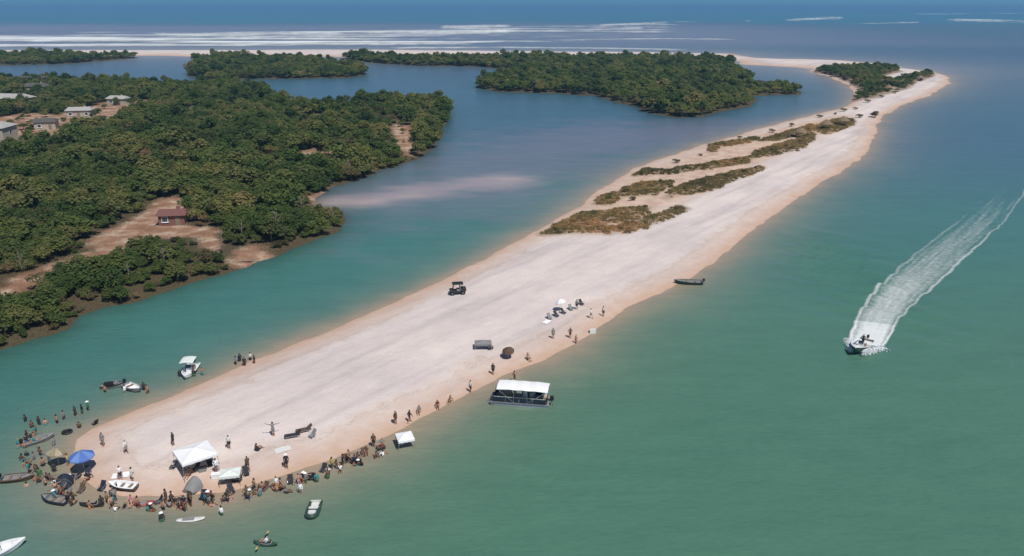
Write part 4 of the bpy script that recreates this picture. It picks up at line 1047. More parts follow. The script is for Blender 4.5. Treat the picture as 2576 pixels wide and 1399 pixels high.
# spray thrown up by its bow
def spray():
    rg = random.Random(5); mb = MB(); ca, sa = math.cos(HEAD), math.sin(HEAD)
    for k in range(5200):
        s = rg.choice((-1, 1)); f = rg.random() ** .8; ax = 1.6 - 4.6 * f; out = (.7 + 1.3 * f ** .7) + rg.gauss(0, .18 + .30 * f); zz = max(.1, (.75 - .55 * f) * rg.random() + .1)
        px, py = bx_ + ax * ca - s * out * sa, by_ + ax * sa + s * out * ca; r = rg.uniform(.02, .075)
        a = Vector((rg.gauss(0, 1), rg.gauss(0, 1), rg.gauss(0, 1))).normalized(); b = a.orthogonal().normalized(); c = a.cross(b); p_ = Vector((px, py, zz))
        mb.add([p_ + b * r, p_ + c * r, p_ - b * r, p_ - c * r], [(0, 1, 2, 3)])
    o = bpy.data.objects.new('bow_spray', mb.mesh('bow_spray', mat('spray_water', (.82, .86, .88), .8, .04))); COL.objects.link(o)
    o['kind'] = 'stuff'; o['label'] = 'white spray thrown aside by the speeding motorboat'; o['category'] = 'spray'
spray()
pontoon((1950, 1510), R(171), 'pontoon boat with a big white sun top moored at the beach')
skiff((2580, 1064), R(176), 'dark hulled skiff lying at the edge of the right beach', L=4.8, B=1.7, hullm=TEALB, deckm=GREY, gun=TEALB, console=False, benches=2)
skiff((712, 1400), R(-84), 'small white boat with a flat pale top off the left beach', L=4.4, B=1.75, ttop=MINT)
skiff((500, 1462), R(-35), 'low grey boat with a white cowl in the left shallows', L=3.2, B=1.4, hullm=GREY, deckm=WHITE, gun=GREY, console=False, benches=1)
jetski((425, 1452), R(15), 'grey jet ski floating left of the white cowled boat', GREY, GREY)
skiff((462, 1838), R(172), 'small brown dinghy with white inside pulled up on the sand tip', L=2.9, B=1.15, hullm=BROWN, deckm=WHITE, gun=WHITE, console=False, motor=False, z=bz(S(462, 1838)) + .12, benches=2, name='rowing_dinghy', sheer=(.42, .62))
dinghy((1176, 1918), R(-88), 'dark green inflatable dinghy with bow towards the viewer off the beach', TEALB, PALE)
kayak((996, 2044), R(172), 'dark green kayak floating alone nearest the bottom edge', TEALB, GREY, 2.2, .7)
skiff((-6, 2078), R(40), 'white boat cut off by the bottom left corner', L=4.4, B=1.8)
kayak((345, 1898), R(178), 'black kayak in the shallows below the blue umbrella', BLACK, GREY, 2.4, .7, paddle=False)
kayak((1333, 1738), R(-28), 'short black kayak beached among the bathers on the right shore', BLACK, BROWN, 2.1, .75, paddle=False)
board((715, 1950), R(6), 'pale paddleboard floating off the tip of the beach', PALE)

# ------------------------------------------------------------------ shelters and furniture
canopy((742, 1768), R(38), 'large white pop-up canopy near the tip of the sandbar', WHITE, 3.5, 3.3, 1.9, .5)
umbrella((318, 1772), 'blue beach umbrella at the left tip of the sandbar', BLUE, 2.5, rz=.3, m2=mat('light_blue_canvas', (.14, .24, .50), .75, .1))
umbrella((222, 1746), 'olive yellow umbrella among the bathers left of the blue one', OLIVE, 1.9, 1.9, R(12), 1.2, m2=TAN, z=-.1)
umbrella((1905, 1352), 'brown umbrella on the sand behind the pontoon boat', BROWN, 1.7, 1.35, R(14), 4.2)
canopy((1520, 1672), R(20), 'small white sunshade standing at the water edge right of the bathers', WHITE, 1.8, 1.8, 1.35, .4, z=-.15)
canopy((868, 1812), R(12), 'low mint green sunshade on the sand right of the white canopy', MINT, 2.0, 1.6, 1.15, .25)
dome_tent((722, 1838), R(70), 'grey dome beach tent in front of the white canopy', GREY, DARK)
dome_tent((238, 1822), R(100), 'navy beach tent in the shallows below the olive umbrella', NAVY, DARK, 1.8, 1.5, 1.1, z=-.1)
canopy((1812, 1322), R(4), 'grey striped sunshade on the sand left of the brown umbrella', GREY, 2.3, 1.4, .95, .22)
chair((690, 1772), R(200), 'dark beach chair at the left edge of the white canopy', DARK); chair((735, 1778), R(240), 'dark beach chair in the middle under the white canopy', DARK); chair((790, 1762), R(300), 'dark beach chair at the right edge of the white canopy', DARK)
chair((650, 1770), R(180), 'dark beach chair just outside the white canopy on its left', DARK)
cooler((762, 1778), R(20), 'grey cooler beside the chairs under the white canopy', GREY, DARK); cooler((812, 1800), R(10), 'white cooler between the canopy and the mint sunshade', WHITE, WHITE, 1.15)
cooler((890, 1808), R(-5), 'dark cooler under the mint green sunshade', DARK, DARK, 1.2); chair((850, 1806), R(250), 'dark beach chair under the mint green sunshade', DARK)
chair((925, 1790), R(300), 'dark beach chair right of the mint green sunshade', DARK)
chair((355, 1592), R(150), 'black beach chair at the waterline above the blue umbrella', BLACK); ring_float((252, 1622), 'black swim ring with raised rim on the left waterline', BLACK, .46, .02)
chair((285, 1796), R(230), 'dark beach chair in front of the blue umbrella', DARK); chair((330, 1786), R(280), 'navy beach chair right of the blue umbrella pole', NAVY)
chair((302, 1846), R(260), 'brown beach chair on wet sand below the blue umbrella', BROWN)
board((232, 1800), R(50), 'white inflatable lounge float beside the navy tent', WHITE, 1.9, .9, .12, 'lounge_float')
towel((455, 1792), R(8), 'white towel spread behind the brown dinghy', WHITE); towel((1062, 1700), R(30), 'pale towel on the sand above the standing bather', PALE)
board((540, 1890), R(4), 'red inflatable mat at the waterline of the tip', RED, 1.9, .95, .08, 'air_mattress')
lounger((1100, 1656), R(200), 'dark sun lounger nearest the lone arms-wide bather', DARK); lounger((1142, 1636), R(205), 'dark sun lounger at the right of its pair', BROWN)
chair((1170, 1655), R(230), 'grey beach chair right of the pair of loungers', GREY); lounger((1040, 1832), R(150), 'brown sun lounger at the waterline above the green dinghy', BROWN)
ring_float((1168, 1790), 'black swim ring floating beside bathers on the right shore', BLACK, .5); cooler((1428, 1684), R(30), 'dark cooler at the waterline left of the white sunshade', DARK, BROWN, 1.2)
chair((1369, 1708), R(300), 'brown beach chair at the waterline by the black kayak', BROWN)
for i, (x, y, m_, lb) in enumerate([(2062, 1212, GREY, 'grey beach chair, lowest of the diagonal row up the sand'), (2088, 1202, DARK, 'dark beach chair, second from the lower end of the diagonal row'), (2115, 1190, DARK, 'dark beach chair in the middle of the diagonal row'),
                                    (2142, 1176, GREY, 'grey beach chair just above the middle of the diagonal row'), (2182, 1156, DARK, 'dark beach chair, topmost of the diagonal row')]):
    chair((x, y), R(300 + 12 * (i % 3)), lb, m_, 'row of chairs up the sand')
umbrella((2100, 1180), 'small white umbrella over the diagonal row of chairs', WHITE, 1.7, 1.7, R(18), 2.5)
towel((2050, 1222), R(60), 'white towel at the lower end of the chair row', WHITE, 1.6, .8); cooler((2222, 1248), R(10), 'pale green cooler at the waterline right of the chair row', MINT, PALE, 1.2)
cooler((1838, 1324), R(30), 'dark cooler at the right post of the grey sunshade', DARK, GREY)

# ------------------------------------------------------------------ people in place
PEOPLE = [
 ((148, 1592), 'stand', 1.2, 'person in black standing waist deep farthest up the left channel', 'black', 'black', 0, 1, None, .70), ((172, 1594), 'stand', 2.2, 'person in teal standing waist deep at the left of the tip', 'teal', None, 1, 0, None, .75),
 ((332, 1540), 'stand', .6, 'person with white hat wading above the blue umbrella', 'black', 'green', 0, 1, 'white', .45), ((298, 1604), 'sit', 2.0, 'person in brown sitting at the waterline left of the black chair', 'brown', 'brown', 0, 1, None, 0),
 ((203, 1672), 'stand', 3.0, 'person in grey wading above the olive umbrella', 'grey', 'grey', 1, 0, None, .6), ((128, 1722), 'stand', .4, 'person in grey shirt wading at the left rim of the crowd', 'black', 'grey', 0, 1, None, .75),
 ((152, 1706), 'arms', 1.0, 'person with arms out wading left of the olive umbrella', 'navy', None, 0, 2, None, .7), ((163, 1748), 'hips', 2.4, 'person in black trunks wading in the middle of the crowd', 'black', None, 0, 1, None, .65),
 ((188, 1742), 'stand', 4.0, 'person in pale shirt wading beside the olive umbrella', 'green', 'pale', 1, 0, None, .55), ((150, 1782), 'stand', 5.0, 'person in green wading at the lower rim of the crowd', 'green', 'green', 0, 2, None, .8),
 ((205, 1772), 'stand', 1.8, 'person in black between the olive umbrella and navy tent', 'black', 'black', 0, 1, None, .4), ((258, 1748), 'hips', 3.6, 'person in yellow shirt between the two umbrellas', 'grey', 'yellow', 1, 0, None, .15),
 ((178, 1800), 'stand', .2, 'person in navy wading left of the navy tent', 'navy', 'navy', 0, 1, None, .7), ((93, 1748), 'stand', 2.9, 'person standing deep in the water left of everyone', 'teal', None, 0, 1, None, .95),
 ((100, 1822), 'stand', 2.0, 'swimmer with only head and shoulders out, left of the tip', 'black', None, 0, 0, None, 1.25), ((275, 1802), 'sit', 5.2, 'person in navy sitting below the blue umbrella', 'navy', 'navy', 0, 1, None, 0),
 ((262, 1868), 'sit', .8, 'person sitting in the shallows left of the black kayak', 'black', None, 0, 2, None, .12), ((332, 1800), 'recline', 4.4, 'person in maroon reclining right of the blue umbrella', 'maroon', 'black', 0, 1, None, 0),
 ((390, 1684), 'stand', 4.6, 'person in grey standing alone on the sand right of the blue umbrella', 'grey', 'grey', 0, 1, None, 0), ((477, 1714), 'walk', 5.6, 'slim person in pale shirt walking left of the white canopy', 'grey', 'pale', 2, 0, None, 0),
 ((384, 1902), 'stand', 2.4, 'person in black wading right of the black kayak', 'black', 'black', 0, 2, None, .35), ((405, 1890), 'hips', 4.0, 'person in brown shorts at the waterline below the brown dinghy', 'brown', None, 0, 1, None, .2),
 ((432, 1884), 'stand', 5.2, 'person in grey shirt just below the brown dinghy', 'black', 'grey', 1, 0, None, .1), ((492, 1886), 'sit', 5.0, 'person in pink sitting left of the red mat', 'pink', 'pink', 1, 0, None, 0),
 ((520, 1908), 'hips', 1.4, 'person in maroon shorts wading in front of the red mat', 'maroon', None, 0, 1, None, .3), ((626, 1890), 'stand', 3.4, 'person in brown, left one of a pair on wet sand', 'brown', 'brown', 0, 1, None, 0),
 ((648, 1898), 'stand', .3, 'person in black, right one of a pair on wet sand', 'black', 'brown', 0, 1, None, 0), ((609, 1956), 'stand', 2.1, 'person with white hat wading below the pair', 'green', 'black', 0, 1, 'white', .65),
 ((692, 1916), 'arms', 4.2, 'person with arms out wading above the pale paddleboard', 'black', None, 0, 2, None, .55), ((799, 1888), 'walk', 3.9, 'person in black walking into the water right of the tip', 'black', 'brown', 0, 1, None, .25),
 ((832, 1934), 'stand', 1.1, 'person with white shirt wading below the walking bather', 'green', 'white', 0, 1, None, .5), ((926, 1864), 'hips', 5.7, 'person in brown trunks wading left of the green dinghy', 'brown', None, 0, 2, None, .4),
 ((978, 1862), 'stand', 2.6, 'person in teal wading beside the brown lounger', 'teal', 'grey', 1, 0, None, .45), ((955, 1846), 'walk', .4, 'person in black walking at the waterline left of the brown lounger', 'black', None, 0, 1, None, .1),
 ((1052, 1834), 'sit', 3.0, 'person in maroon sitting by the brown lounger', 'maroon', None, 0, 1, None, 0), ((1128, 1850), 'stand', 4.4, 'person in white shirt wading above the green dinghy', 'grey', 'white', 1, 0, None, .45),
 ((1076, 1760), 'stand', 5.0, 'person with white hat and black clothes standing on open sand', 'black', 'black', 0, 1, 'white', 0), ((1028, 1654), 'arms', 2.0, 'person with arms wide on the sand left of the loungers', 'grey', 'grey', 0, 1, None, 0),
 ((968, 1706), 'sit', 1.0, 'person in black sitting alone below the arms-wide bather', 'black', 'black', 0, 1, None, 0), ((863, 1702), 'stand', 4.9, 'person in pale top and black trousers right of the white canopy', 'black', 'pale', 1, 0, None, 0),
 ((655, 1692), 'stand', 3.0, 'person in black standing behind the white canopy', 'black', 'black', 0, 1, None, 0), ((932, 1772), 'walk', 2.2, 'person in brown walking right of the mint sunshade', 'brown', 'brown', 0, 1, None, 0),
 ((815, 1785), 'hips', 4.6, 'person in grey standing behind the white cooler', 'grey', 'white', 0, 1, None, 0), ((712, 1792), 'recline', 4.6, 'person in black reclining under the white canopy', 'black', None, 0, 1, None, 0),
 ((455, 1806), 'stand', 5.4, 'person in white shirt behind the brown dinghy', 'brown', 'white', 1, 0, None, 0), ((500, 1812), 'hips', 4.0, 'person in pale clothes at the stern of the brown dinghy', 'pale', 'pale', 0, 1, None, 0),
 ((1231, 1796), 'stand', 2.3, 'person in green wading by the floating black ring', 'green', None, 0, 2, None, .45), ((1246, 1758), 'stand', .9, 'person in olive shirt, left one of two close bathers', 'green', 'yellow', 0, 1, None, .25),
 ((1288, 1750), 'hips', 3.4, 'person in brown, right one of two close bathers', 'brown', 'black', 0, 1, None, .2), ((1345, 1726), 'sit', 5.3, 'person in black sitting beside the short black kayak', 'black', 'black', 0, 2, None, 0),
 ((1375, 1700), 'sit', 5.0, 'person in brown sitting at the brown waterline chair', 'brown', 'brown', 0, 1, None, 0), ((1402, 1676), 'stand', 4.8, 'person in black standing left of the dark cooler', 'black', 'brown', 0, 1, None, .1),
 ((1484, 1594), 'stand', 5.6, 'person in brown standing on the sand above the small white sunshade', 'brown', 'brown', 0, 1, None, 0), ((1536, 1586), 'walk', .6, 'person in maroon walking right of the standing brown bather', 'maroon', 'black', 1, 1, None, 0),
 ((1572, 1550), 'sit', 4.7, 'person in grey sitting on the sand left of the pontoon boat', 'grey', 'grey', 0, 1, None, 0), ((1641, 1528), 'sit', 4.9, 'person in maroon sitting at the waterline left of the pontoon boat', 'maroon', 'maroon', 0, 1, None, 0),
 ((1688, 1508), 'recline', 4.4, 'person in black reclining nearest the pontoon boat bow', 'black', None, 0, 1, None, 0), ((1765, 1472), 'stand', 4.0, 'person in pale shirt at the waterline by the pontoon boat bow', 'brown', 'pale', 1, 0, None, 0),
 ((1849, 1408), 'stand', 4.4, 'person in black standing on the sand behind the pontoon boat', 'black', 'black', 0, 1, None, 0), ((1980, 1352), 'sit', 5.2, 'person in brown sitting right of the brown umbrella', 'brown', None, 0, 1, None, 0),
 ((2074, 1278), 'stand', 4.7, 'person in grey standing below the chair row', 'grey', 'grey', 0, 1, None, 0), ((2138, 1272), 'hips', 5.0, 'person in maroon standing at the waterline below the chair row', 'maroon', 'brown', 0, 1, None, 0),
 ((2160, 1288), 'stand', 3.9, 'person in pink trunks wading below the chair row', 'pink', None, 2, 0, None, .3), ((2162, 1172), 'stand', 5.0, 'person in grey shirt standing in the diagonal row of chairs', 'black', 'grey', 0, 1, None, 0),
 ((2216, 1200), 'walk', 2.4, 'person in pale clothes walking right of the chair row', 'grey', 'pale', 1, 0, None, 0), ((2262, 1190), 'stand', 4.1, 'person in brown standing right of all chairs on the right shore', 'brown', 'pale', 0, 1, None, 0),
 ((900, 1356), 'stand', 2.4, 'person in navy wading, left one of three off the left beach', 'navy', 'navy', 0, 1, None, .5), ((918, 1374), 'stand', 4.8, 'person in black wading, nearest of three off the left beach', 'black', 'black', 0, 1, None, .35),
 ((940, 1352), 'hips', 1.0, 'person in pale shirt wading, right one of three off the left beach', 'black', 'pale', 1, 0, None, .5), ((728, 1412), 'stand', 2.0, 'person in green wading at the bow of the white boat', 'green', 'black', 0, 1, None, .6),
 ((470, 1470), 'stand', 3.0, 'person in white shirt wading between jet ski and grey boat', 'grey', 'white', 0, 1, None, .7), ((1930, 1432), 'walk', 3.2, 'person in navy walking the sand above the pontoon boat', 'navy', None, 0, 1, None, 0),
]
for a in PEOPLE: person(a[0], a[1], a[2], a[3], a[4], a[5], a[6], a[7], a[8], a[9], sc=rng.uniform(.95, 1.06))
kx, ky = S(996, 2044)
person((996, 2044), 'sit', R(172), 'person in pale shirt paddling the lone green kayak', 'black', 'pale', 0, 1, None, 0, z=.12)
for q, (ox, oy, ps, lb, s1, s2) in enumerate([(1930, 1500, 'hips', 'person in black standing on the pontoon boat deck', 'black', 'black'), (1985, 1502, 'stand', 'person in teal at the stern of the pontoon boat', 'teal', None)]):
    person((ox, oy), ps, 1.0 + 3 * q, lb, s1, s2, z=.57)

# ------------------------------------------------------------------ buildings among the trees at the left
def house(p, rz, label, L, W, H, wallm, roofm, storeys=1, hip=.35, rh=1.6):
    t = thing('house', label, 'house', (p[0], p[1], lz(p) - .1), rz)
    MB().box((0, 0, H / 2), (L, W, H)).part('wall', wallm, t)
    a, b, e = L / 2 + .5, W / 2 + .5, hip * L / 2
    rf = MB(); rf.add([(-a, -b, H + .01), (a, -b, H + .01), (a, b, H + .01), (-a, b, H + .01), (-a + e, 0, H + rh), (a - e, 0, H + rh)], [(0, 1, 5, 4), (2, 3, 4, 5), (1, 2, 5), (3, 0, 4), (3, 2, 1, 0)])
    ro = rf.part('roof', roofm, t); MB().box((L * .2, W * .12, H + rh * .8), (.6, .6, 1.2)).part('chimney', wallm, ro)
    for s in range(storeys):
        z = 1.5 + s * H / max(1, storeys)
        for side in (-1, 1):
            n = max(2, int(L / 3))
            for k in range(n):
                x = (k + .5) / n * L - L / 2
                if side < 0 and s == 0 and k == n // 2:
                    d = MB().box((x, -W / 2 - .03, 1.05), (1.0, .08, 2.1)).part('door', WOOD, t); MB().ball((x + .38, -W / 2 - .09, 1.05), .05, 8, 6).part('handle', ALU, d); continue
                w_ = MB().box((x, side * (W / 2 + .02), z), (1.3, .08, 1.2)).part('window', WHITE, t); MB().box((x, side * (W / 2 + .055), z), (1.1, .06, 1.0)).part('pane', GLASS, w_); MB().box((x, side * (W / 2 + .10), z - .66), (1.5, .2, .08)).part('sill', WHITE, w_)
        for side in (-1, 1):
            w_ = MB().box((side * (L / 2 + .02), 0, z), (.08, 1.3, 1.2)).part('window', WHITE, t); MB().box((side * (L / 2 + .055), 0, z), (.06, 1.1, 1.0)).part('pane', GLASS, w_)
    return t
hp = D(-22, 372); house(hp, R(4), 'two storey cream house cut off by the left edge', 14, 9, 6.2, CREAM, ROOF, 2)
hp = D(34, 268); house(hp, R(-6), 'low cream house with pale metal roof beside the sandy lot', 16, 9, 3.2, CREAM, ROOF, 1, .25, 1.8)
hp = D(95, 238); house(hp, R(8), 'small house with grey roof behind the low cream house', 11, 8, 3.4, mat('grey_siding', (.35, .36, .35), .8, .1), DROOF, 1)
bp = D(58, 214); t = thing('boathouse', 'long open boathouse with dark flat roof at the far left bay', 'boathouse', (bp[0], bp[1], 0), R(1))
MB().box((0, 0, 4.4), (30, 7, .35)).part('roof', DROOF, t); MB().box((0, 0, 1.0), (31, 8, .25)).part('deck', WOOD, t)
for k in range(7):
    for s in (-1, 1): MB().box((-14 + k * 4.66, s * 3.2, 2.1), (.35, .35, 4.6)).part('post', WOOD, t)
up = D(109, 219); t = thing('utility_pole', 'tall dark utility pole at the right end of the boathouse', 'pole', (up[0], up[1], lz(up)), R(5))
MB().path([(0, 0, -.5), (0, 0, 9.5)], [.20, .14], 8).part('mast', WOOD, t); MB().box((0, 0, 8.8), (2.6, .14, .18)).part('cross_arm', WOOD, t)
for k in (-1.1, -.4, .4, 1.1): MB().lathe([(.05, 0), (.09, .08), (.05, .16), (.02, .2)], 8, (k, 0, 8.9)).part('insulator', GREY, t)
p = D(620, 662); t = thing('driftwood_log', 'bleached driftwood log on the small beach of the left shore', 'log', (p[0], p[1], lz(p) + .2), R(20))
MB().path([(-2.4, 0, 0), (-.8, .1, .1), (1.0, -.1, .06), (2.5, .2, .3)], [.22, .2, .16, .06], 8).part('stem', WOOD, t); MB().path([(.6, 0, .1), (1.2, .7, .6), (1.5, 1.1, 1.0)], [.1, .07, .02], 6).part('branch', WOOD, t)

# ------------------------------------------------------------------ more bathers: the fringe round the tip and down the right shore
FR = [(120, 1640, .6), (95, 1690, .9), (110, 1760, .8), (135, 1800, .8), (200, 1838, .5), (235, 1862, .35), (300, 1892, .3), (350, 1905, .35), (450, 1908, .3), (560, 1918, .35), (670, 1908, .3), (740, 1892, .2),
      (800, 1880, .2), (880, 1862, .2), (960, 1850, .2), (1040, 1842, .25), (1110, 1815, .2), (1180, 1795, .3), (1260, 1770, .3), (1330, 1745, .3), (1400, 1708, .3), (1460, 1680, .3)]
SEGN = ['left of the tip', 'below the umbrellas', 'below the brown dinghy', 'below the white canopy', 'along the right waterline', 'by the small sunshade']
PO = ['stand', 'sit', 'walk', 'sit', 'hips', 'arms', 'sit', 'recline', 'recline']; CO = ['black', 'black', 'navy', 'brown', 'maroon', 'grey', 'green', 'teal', 'blue', 'black', 'brown', 'red', 'pink', 'orange']
used = {}
def crowd(n, dense_left):
    for i in range(n):
        f = rng.random() ** dense_left * (len(FR) - 1); k = int(f); g = f - k; a, b = FR[k], FR[min(k + 1, len(FR) - 1)]
        x = a[0] + (b[0] - a[0]) * g + rng.gauss(0, 14); y = a[1] + (b[1] - a[1]) * g + rng.gauss(0, 11); dip = max(0, a[2] + (b[2] - a[2]) * g + rng.uniform(-.2, .25))
        w = S(x, y); z = bz(w)
        if z > .02: dip = 0
        po = rng.choice(PO) if dip < .3 else rng.choice(['stand', 'hips', 'stand', 'arms', 'walk'])
        if po in ('sit', 'recline') and dip > 0: dip = min(dip, .12)
        sh = rng.choice(CO); st = rng.choice([None, None, None, 'black', 'navy', 'grey', 'brown', 'black', 'white', 'teal'])
        sg = SEGN[min(5, int(f / len(FR) * 6))]; w_ = {'stand': 'standing', 'hips': 'hands on hips', 'walk': 'walking', 'sit': 'sitting', 'arms': 'with arms out', 'recline': 'reclining'}[po]
        lb = 'person in %s trunks%s %s %s' % (sh, ' and %s shirt' % st if st else '', w_, sg)
        person((x, y), po, rng.uniform(0, 6.28), lb, sh, st, rng.choice([0, 0, 1, 2]), rng.choice([0, 1, 1, 2]), rng.choice([None] * 9 + ['white']), dip, sc=rng.uniform(.86, 1.05), group='bathers ' + sg)
crowd(84, 1.25)
for i, (x, y, rz_, m_, lb) in enumerate([(150, 1655, 40, GREY, 'grey skiff anchored left of the olive umbrella'), (70, 1800, 10, BROWN, 'brown skiff anchored farthest left off the tip'), (205, 1880, 165, NAVY, 'navy skiff nosed in below the tents at the tip')]):
    skiff((x, y), R(rz_), lb, L=3.0, B=1.3, hullm=m_, deckm=GREY, gun=m_, console=False, benches=2, sheer=(.38, .5))
for i, (x, y, m_, lb) in enumerate([(590, 1888, DARK, 'dark beach chair at the waterline left of the brown pair'), (700, 1880, BROWN, 'brown beach chair on wet sand below the grey dome tent'), (760, 1872, NAVY, 'navy beach chair on wet sand below the mint sunshade'),
        (870, 1850, DARK, 'dark beach chair on wet sand right of the mint sunshade'), (990, 1838, BROWN, 'brown beach chair left of the waterline lounger'), (1090, 1812, DARK, 'dark beach chair right of the waterline lounger'),
        (1210, 1768, DARK, 'dark beach chair above the floating black ring'), (1300, 1732, BROWN, 'brown beach chair above the short black kayak'), (420, 1850, DARK, 'dark beach chair left of the brown dinghy'), (380, 1840, NAVY, 'navy beach chair between blue umbrella and brown dinghy')]):
    chair((x, y), rng.uniform(3.6, 5.4), lb, m_, 'chairs along the waterline')
# ------------------------------------------------------------------ sheds on the left bank
hp = D(440, 572); house(hp, R(8), 'small shed with dark reddish roof in the sandy clearing', 5.2, 3.6, 2.3, mat('red_boards', (.20, .10, .08), .85, .2), mat('reddish_roof', (.16, .075, .065), .8, .2), 1, .15, 1.0)
for (x, y, r, L_, lb) in [(205, 300, 10, 9, 'pale cabin in the middle of the upper left sandy lot'), (300, 268, -8, 8, 'pale cabin at the far end of the upper left sandy lot'), (120, 330, 15, 7, 'brown roofed cabin at the near side of the upper left sandy lot')]:
    hp = D(x, y); house(hp, R(r), lb, L_, 5, 2.8, CREAM, DROOF if 'brown' in lb else ROOF, 1, .2, 1.2)
# ------------------------------------------------------------------ stray bushes on the far sand, bare trunks in the thicket
for i, (x, y) in enumerate([(2060, 300), (2100, 292), (2150, 280), (2180, 262), (2215, 250), (2250, 240), (2270, 228), (2295, 218), (2315, 208), (2335, 200), (2280, 205), (2240, 222), (1990, 322), (1940, 338), (1860, 352), (2160, 300), (1700, 415), (1760, 398), (1660, 470), (1590, 512), (2120, 284), (2200, 240)]):
    p = D(x, y); s_ = rng.uniform(.28, .5) * (1.3 if x > 2100 else 1)
    zn = 'scattered over the pale far head of the sandbar' if x > 2130 else 'standing alone between the grass patches of the sandbar'
    t = thing('dune_bush', 'small dark brown bush ' + zn, 'bush', (p[0], p[1], bz(p) - .1), rng.uniform(0, 6), 'bushes ' + zn); t.scale = (s_ * 1.5, s_ * 1.3, s_)
    for pn, me in (('trunk', PROTO[5][1]), ('crown', PROTO[5][0])):
        o = bpy.data.objects.new(pn, me); COL.objects.link(o); o.parent = t
DEAD = MB(); rg_ = random.Random(3)
DEAD.path([(0, 0, -.3), (.1, 0, 1.6), (.2, .1, 3.6), (.35, .2, 5.0)], [.16, .12, .07, .02], 6)
for k in range(9):
    a = k * 2.4; z0 = 1.2 + k * .38; r = 1.5 - k * .1; DEAD.path([(.1, 0, z0), (math.cos(a) * r * .5, math.sin(a) * r * .5, z0 + .5), (math.cos(a) * r, math.sin(a) * r, z0 + 1.2)], [.06, .04, .012], 5)
dead_me = DEAD.mesh('trunk', mat('dead_wood', (.22, .19, .16), .9, .2, 3), True)
for x, y in [(560, 640), (610, 600), (700, 590), (120, 800), (230, 735), (330, 715), (760, 540), (840, 560), (980, 390), (420, 680), (60, 690), (880, 440)]:
    p = D(x, y + 8); t = thing('dead_tree', 'bare grey dead tree standing among the mangroves of the left shore', 'tree', (p[0], p[1], lz(p)), rng.uniform(0, 6), 'dead trees on the left shore'); t.scale = (rng.uniform(.7, 1.0),) * 3
    o = bpy.data.objects.new('trunk', dead_me); COL.objects.link(o); o.parent = t

# ------------------------------------------------------------------ a small off-road cart in the middle of the bar
def cart(at, rz, label):
    x, y = S(*at); t = thing('utility_cart', label, 'vehicle', (x, y, bz((x, y))), rz)
    b = MB(); b.box((-.1, 0, .55), (2.3, 1.25, .30)); b.box((.95, 0, .78), (.75, 1.15, .28), taper=.8); b.box((-.95, 0, .85), (.85, 1.3, .40)); b.part('body', DARK, t)
    MB().box((-.05, 0, 1.86), (1.75, 1.35, .07)).part('roof', BLACK, t)
    for sx in (-.8, .62):
        for sy in (-.6, .6): MB().path([(sx + .12, sy, .7), (sx, sy, 1.85)], .03, 6).part('post', BLACK, t)
    MB().box((.70, 0, 1.32), (.03, 1.15, .75), ry=R(-14)).part('windscreen', GLASS, t)
    for sy in (-.32, .32): q = MB().box((-.15, sy, .80), (.55, .52, .18)).part('seat', GREY, t); MB().box((-.42, sy, 1.12), (.12, .52, .55)).part('backrest', GREY, q)
    for sx in (-.85, .85):
        for sy in (-.62, .62):
            W_ = MB().torus((0, 0, 0), .26, .12, 18, 8).part('wheel', BLACK, t, True); W_.matrix_local = Matrix.Translation((sx, sy, .36)) @ Matrix.Rotation(math.pi / 2, 4, 'X')
            MB().lathe([(.18, -.05), (.18, .05), (.001, .06)], 12).part('rim', ALU, W_)
    for sy in (-.4, .4): MB().ball((1.33, sy, .80), (.05, .10, .08), 10, 6).part('headlight', PALE, t)
    return t
cart((1716, 1116), R(190), 'small dark open cart with a flat roof parked alone in the middle of the bar')
# ------------------------------------------------------------------ low brown shelters at the far end of the bar
for i, (x, y, lb) in enumerate([(2075, 334, 'brown thatched shelter at the far end of the grass patches'), (2118, 324, 'brown thatched shelter just right of its neighbour at the last grass patch'), (2232, 236, 'brown thatched shelter at the near side of the far head scrub'),
                                (2268, 222, 'brown thatched shelter in the middle of the far head'), (2312, 208, 'brown thatched shelter nearest the far right point'), (2010, 352, 'brown thatched shelter between the last two grass strips')]):
    p = D(x, y); t = thing('thatched_shelter', lb, 'shelter', (p[0], p[1], bz(p)), rng.uniform(0, 1.5), 'shelters at the far end of the bar')
    n = 14; rf = MB(); rf.lathe([(2.3, 1.75), (2.15, 1.95), (1.4, 2.5), (.7, 3.0), (.05, 3.4)], n); rf.lathe([(2.25, 1.74), (.05, 3.2)], n); rf.part('roof', mat('thatch', (.20, .14, .09), .95, .3, 4), t)
    for k in range(6): a = k * math.pi / 3; MB().path([(1.7 * math.cos(a), 1.7 * math.sin(a), -.2), (1.7 * math.cos(a), 1.7 * math.sin(a), 2.2)], .06, 6).part('post', WOOD, t)
    MB().box((0, 0, .42), (1.6, .5, .08)).box((-.6, 0, .2), (.08, .4, .42)).box((.6, 0, .2), (.08, .4, .42)).part('bench', WOOD, t)
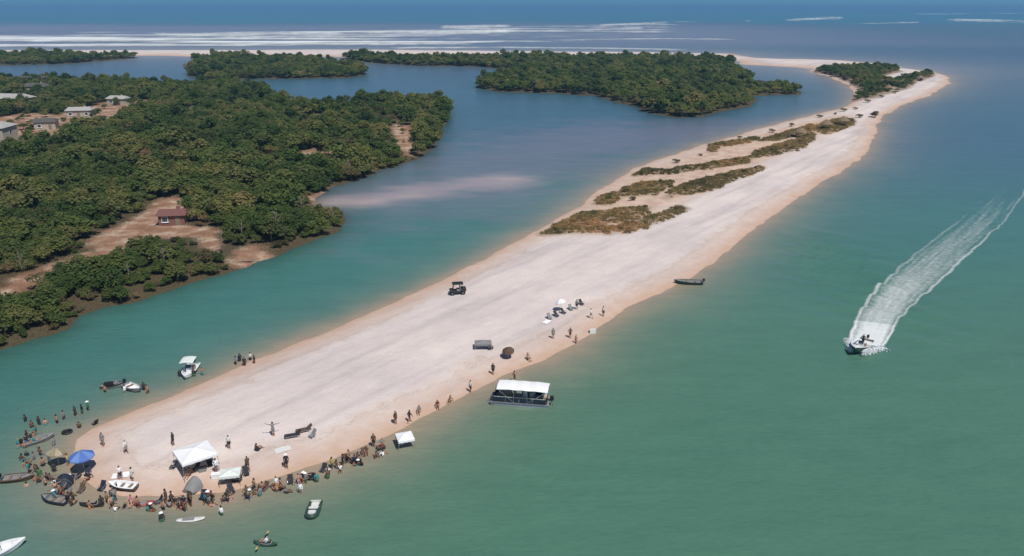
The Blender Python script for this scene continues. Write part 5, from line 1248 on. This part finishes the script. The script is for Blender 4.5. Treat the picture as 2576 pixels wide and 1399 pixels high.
# ------------------------------------------------------------------ bathers in the left shallows
for i, (x, y, dp, po, sh, st, lb) in enumerate([(96, 1580, .8, 'stand', 'black', 'black', 'person in black, farthest left of those above the tip'), (120, 1602, .8, 'stand', 'navy', None, 'person in navy trunks wading left of the waist deep pair'), (215, 1588, .5, 'hips', 'black', None, 'person in black trunks wading above the black swim ring'),
        (240, 1572, .5, 'stand', 'maroon', 'grey', 'person in grey shirt wading right of the waist deep pair'), (285, 1560, .4, 'walk', 'brown', 'black', 'person in brown shorts wading above the black chair'), (310, 1552, .4, 'stand', 'green', 'navy', 'person in navy shirt wading beside the white hat bather'),
        (395, 1470, .7, 'stand', 'black', None, 'person in black trunks wading left of the jet ski'), (540, 1462, .6, 'hips', 'navy', 'black', 'person in black shirt wading right of the grey boat'), (555, 1475, .5, 'stand', 'brown', None, 'person in brown trunks wading right of the grey boat'),
        (675, 1412, .7, 'stand', 'black', 'black', 'person in black wading left of the small white boat'), (760, 1408, .5, 'arms', 'teal', None, 'person with arms out wading right of the small white boat'), (885, 1368, .4, 'stand', 'black', 'grey', 'person in grey shirt wading left of the group of three'),
        (955, 1366, .3, 'stand', 'maroon', 'black', 'person in maroon shorts wading right of the group of three')]):
    person((x, y), po, rng.uniform(0, 6), lb, sh, st, 0, 1 + i % 2, None, dp)

# ------------------------------------------------------------------ thin sea air
hz_ = MB().box((0, 22000, 25), (90000, 48000, 56)).mesh('haze', None)
hz = bpy.data.objects.new('haze', hz_); COL.objects.link(hz); hz['kind'] = 'stuff'; hz['label'] = 'thin pale blue sea air over the whole scene'; hz['category'] = 'haze'
hm = bpy.data.materials.new('sea_air'); hm.use_nodes = True; hn = hm.node_tree.nodes; hn.remove(hn['Principled BSDF'])
pv = hn.new('ShaderNodeVolumePrincipled'); pv.inputs['Color'].default_value = (.30, .68, 1.0, 1); pv.inputs['Density'].default_value = .00016; pv.inputs['Anisotropy'].default_value = .1
hm.node_tree.links.new(pv.outputs[0], hn['Material Output'].inputs['Volume']); hz_.materials.append(hm)
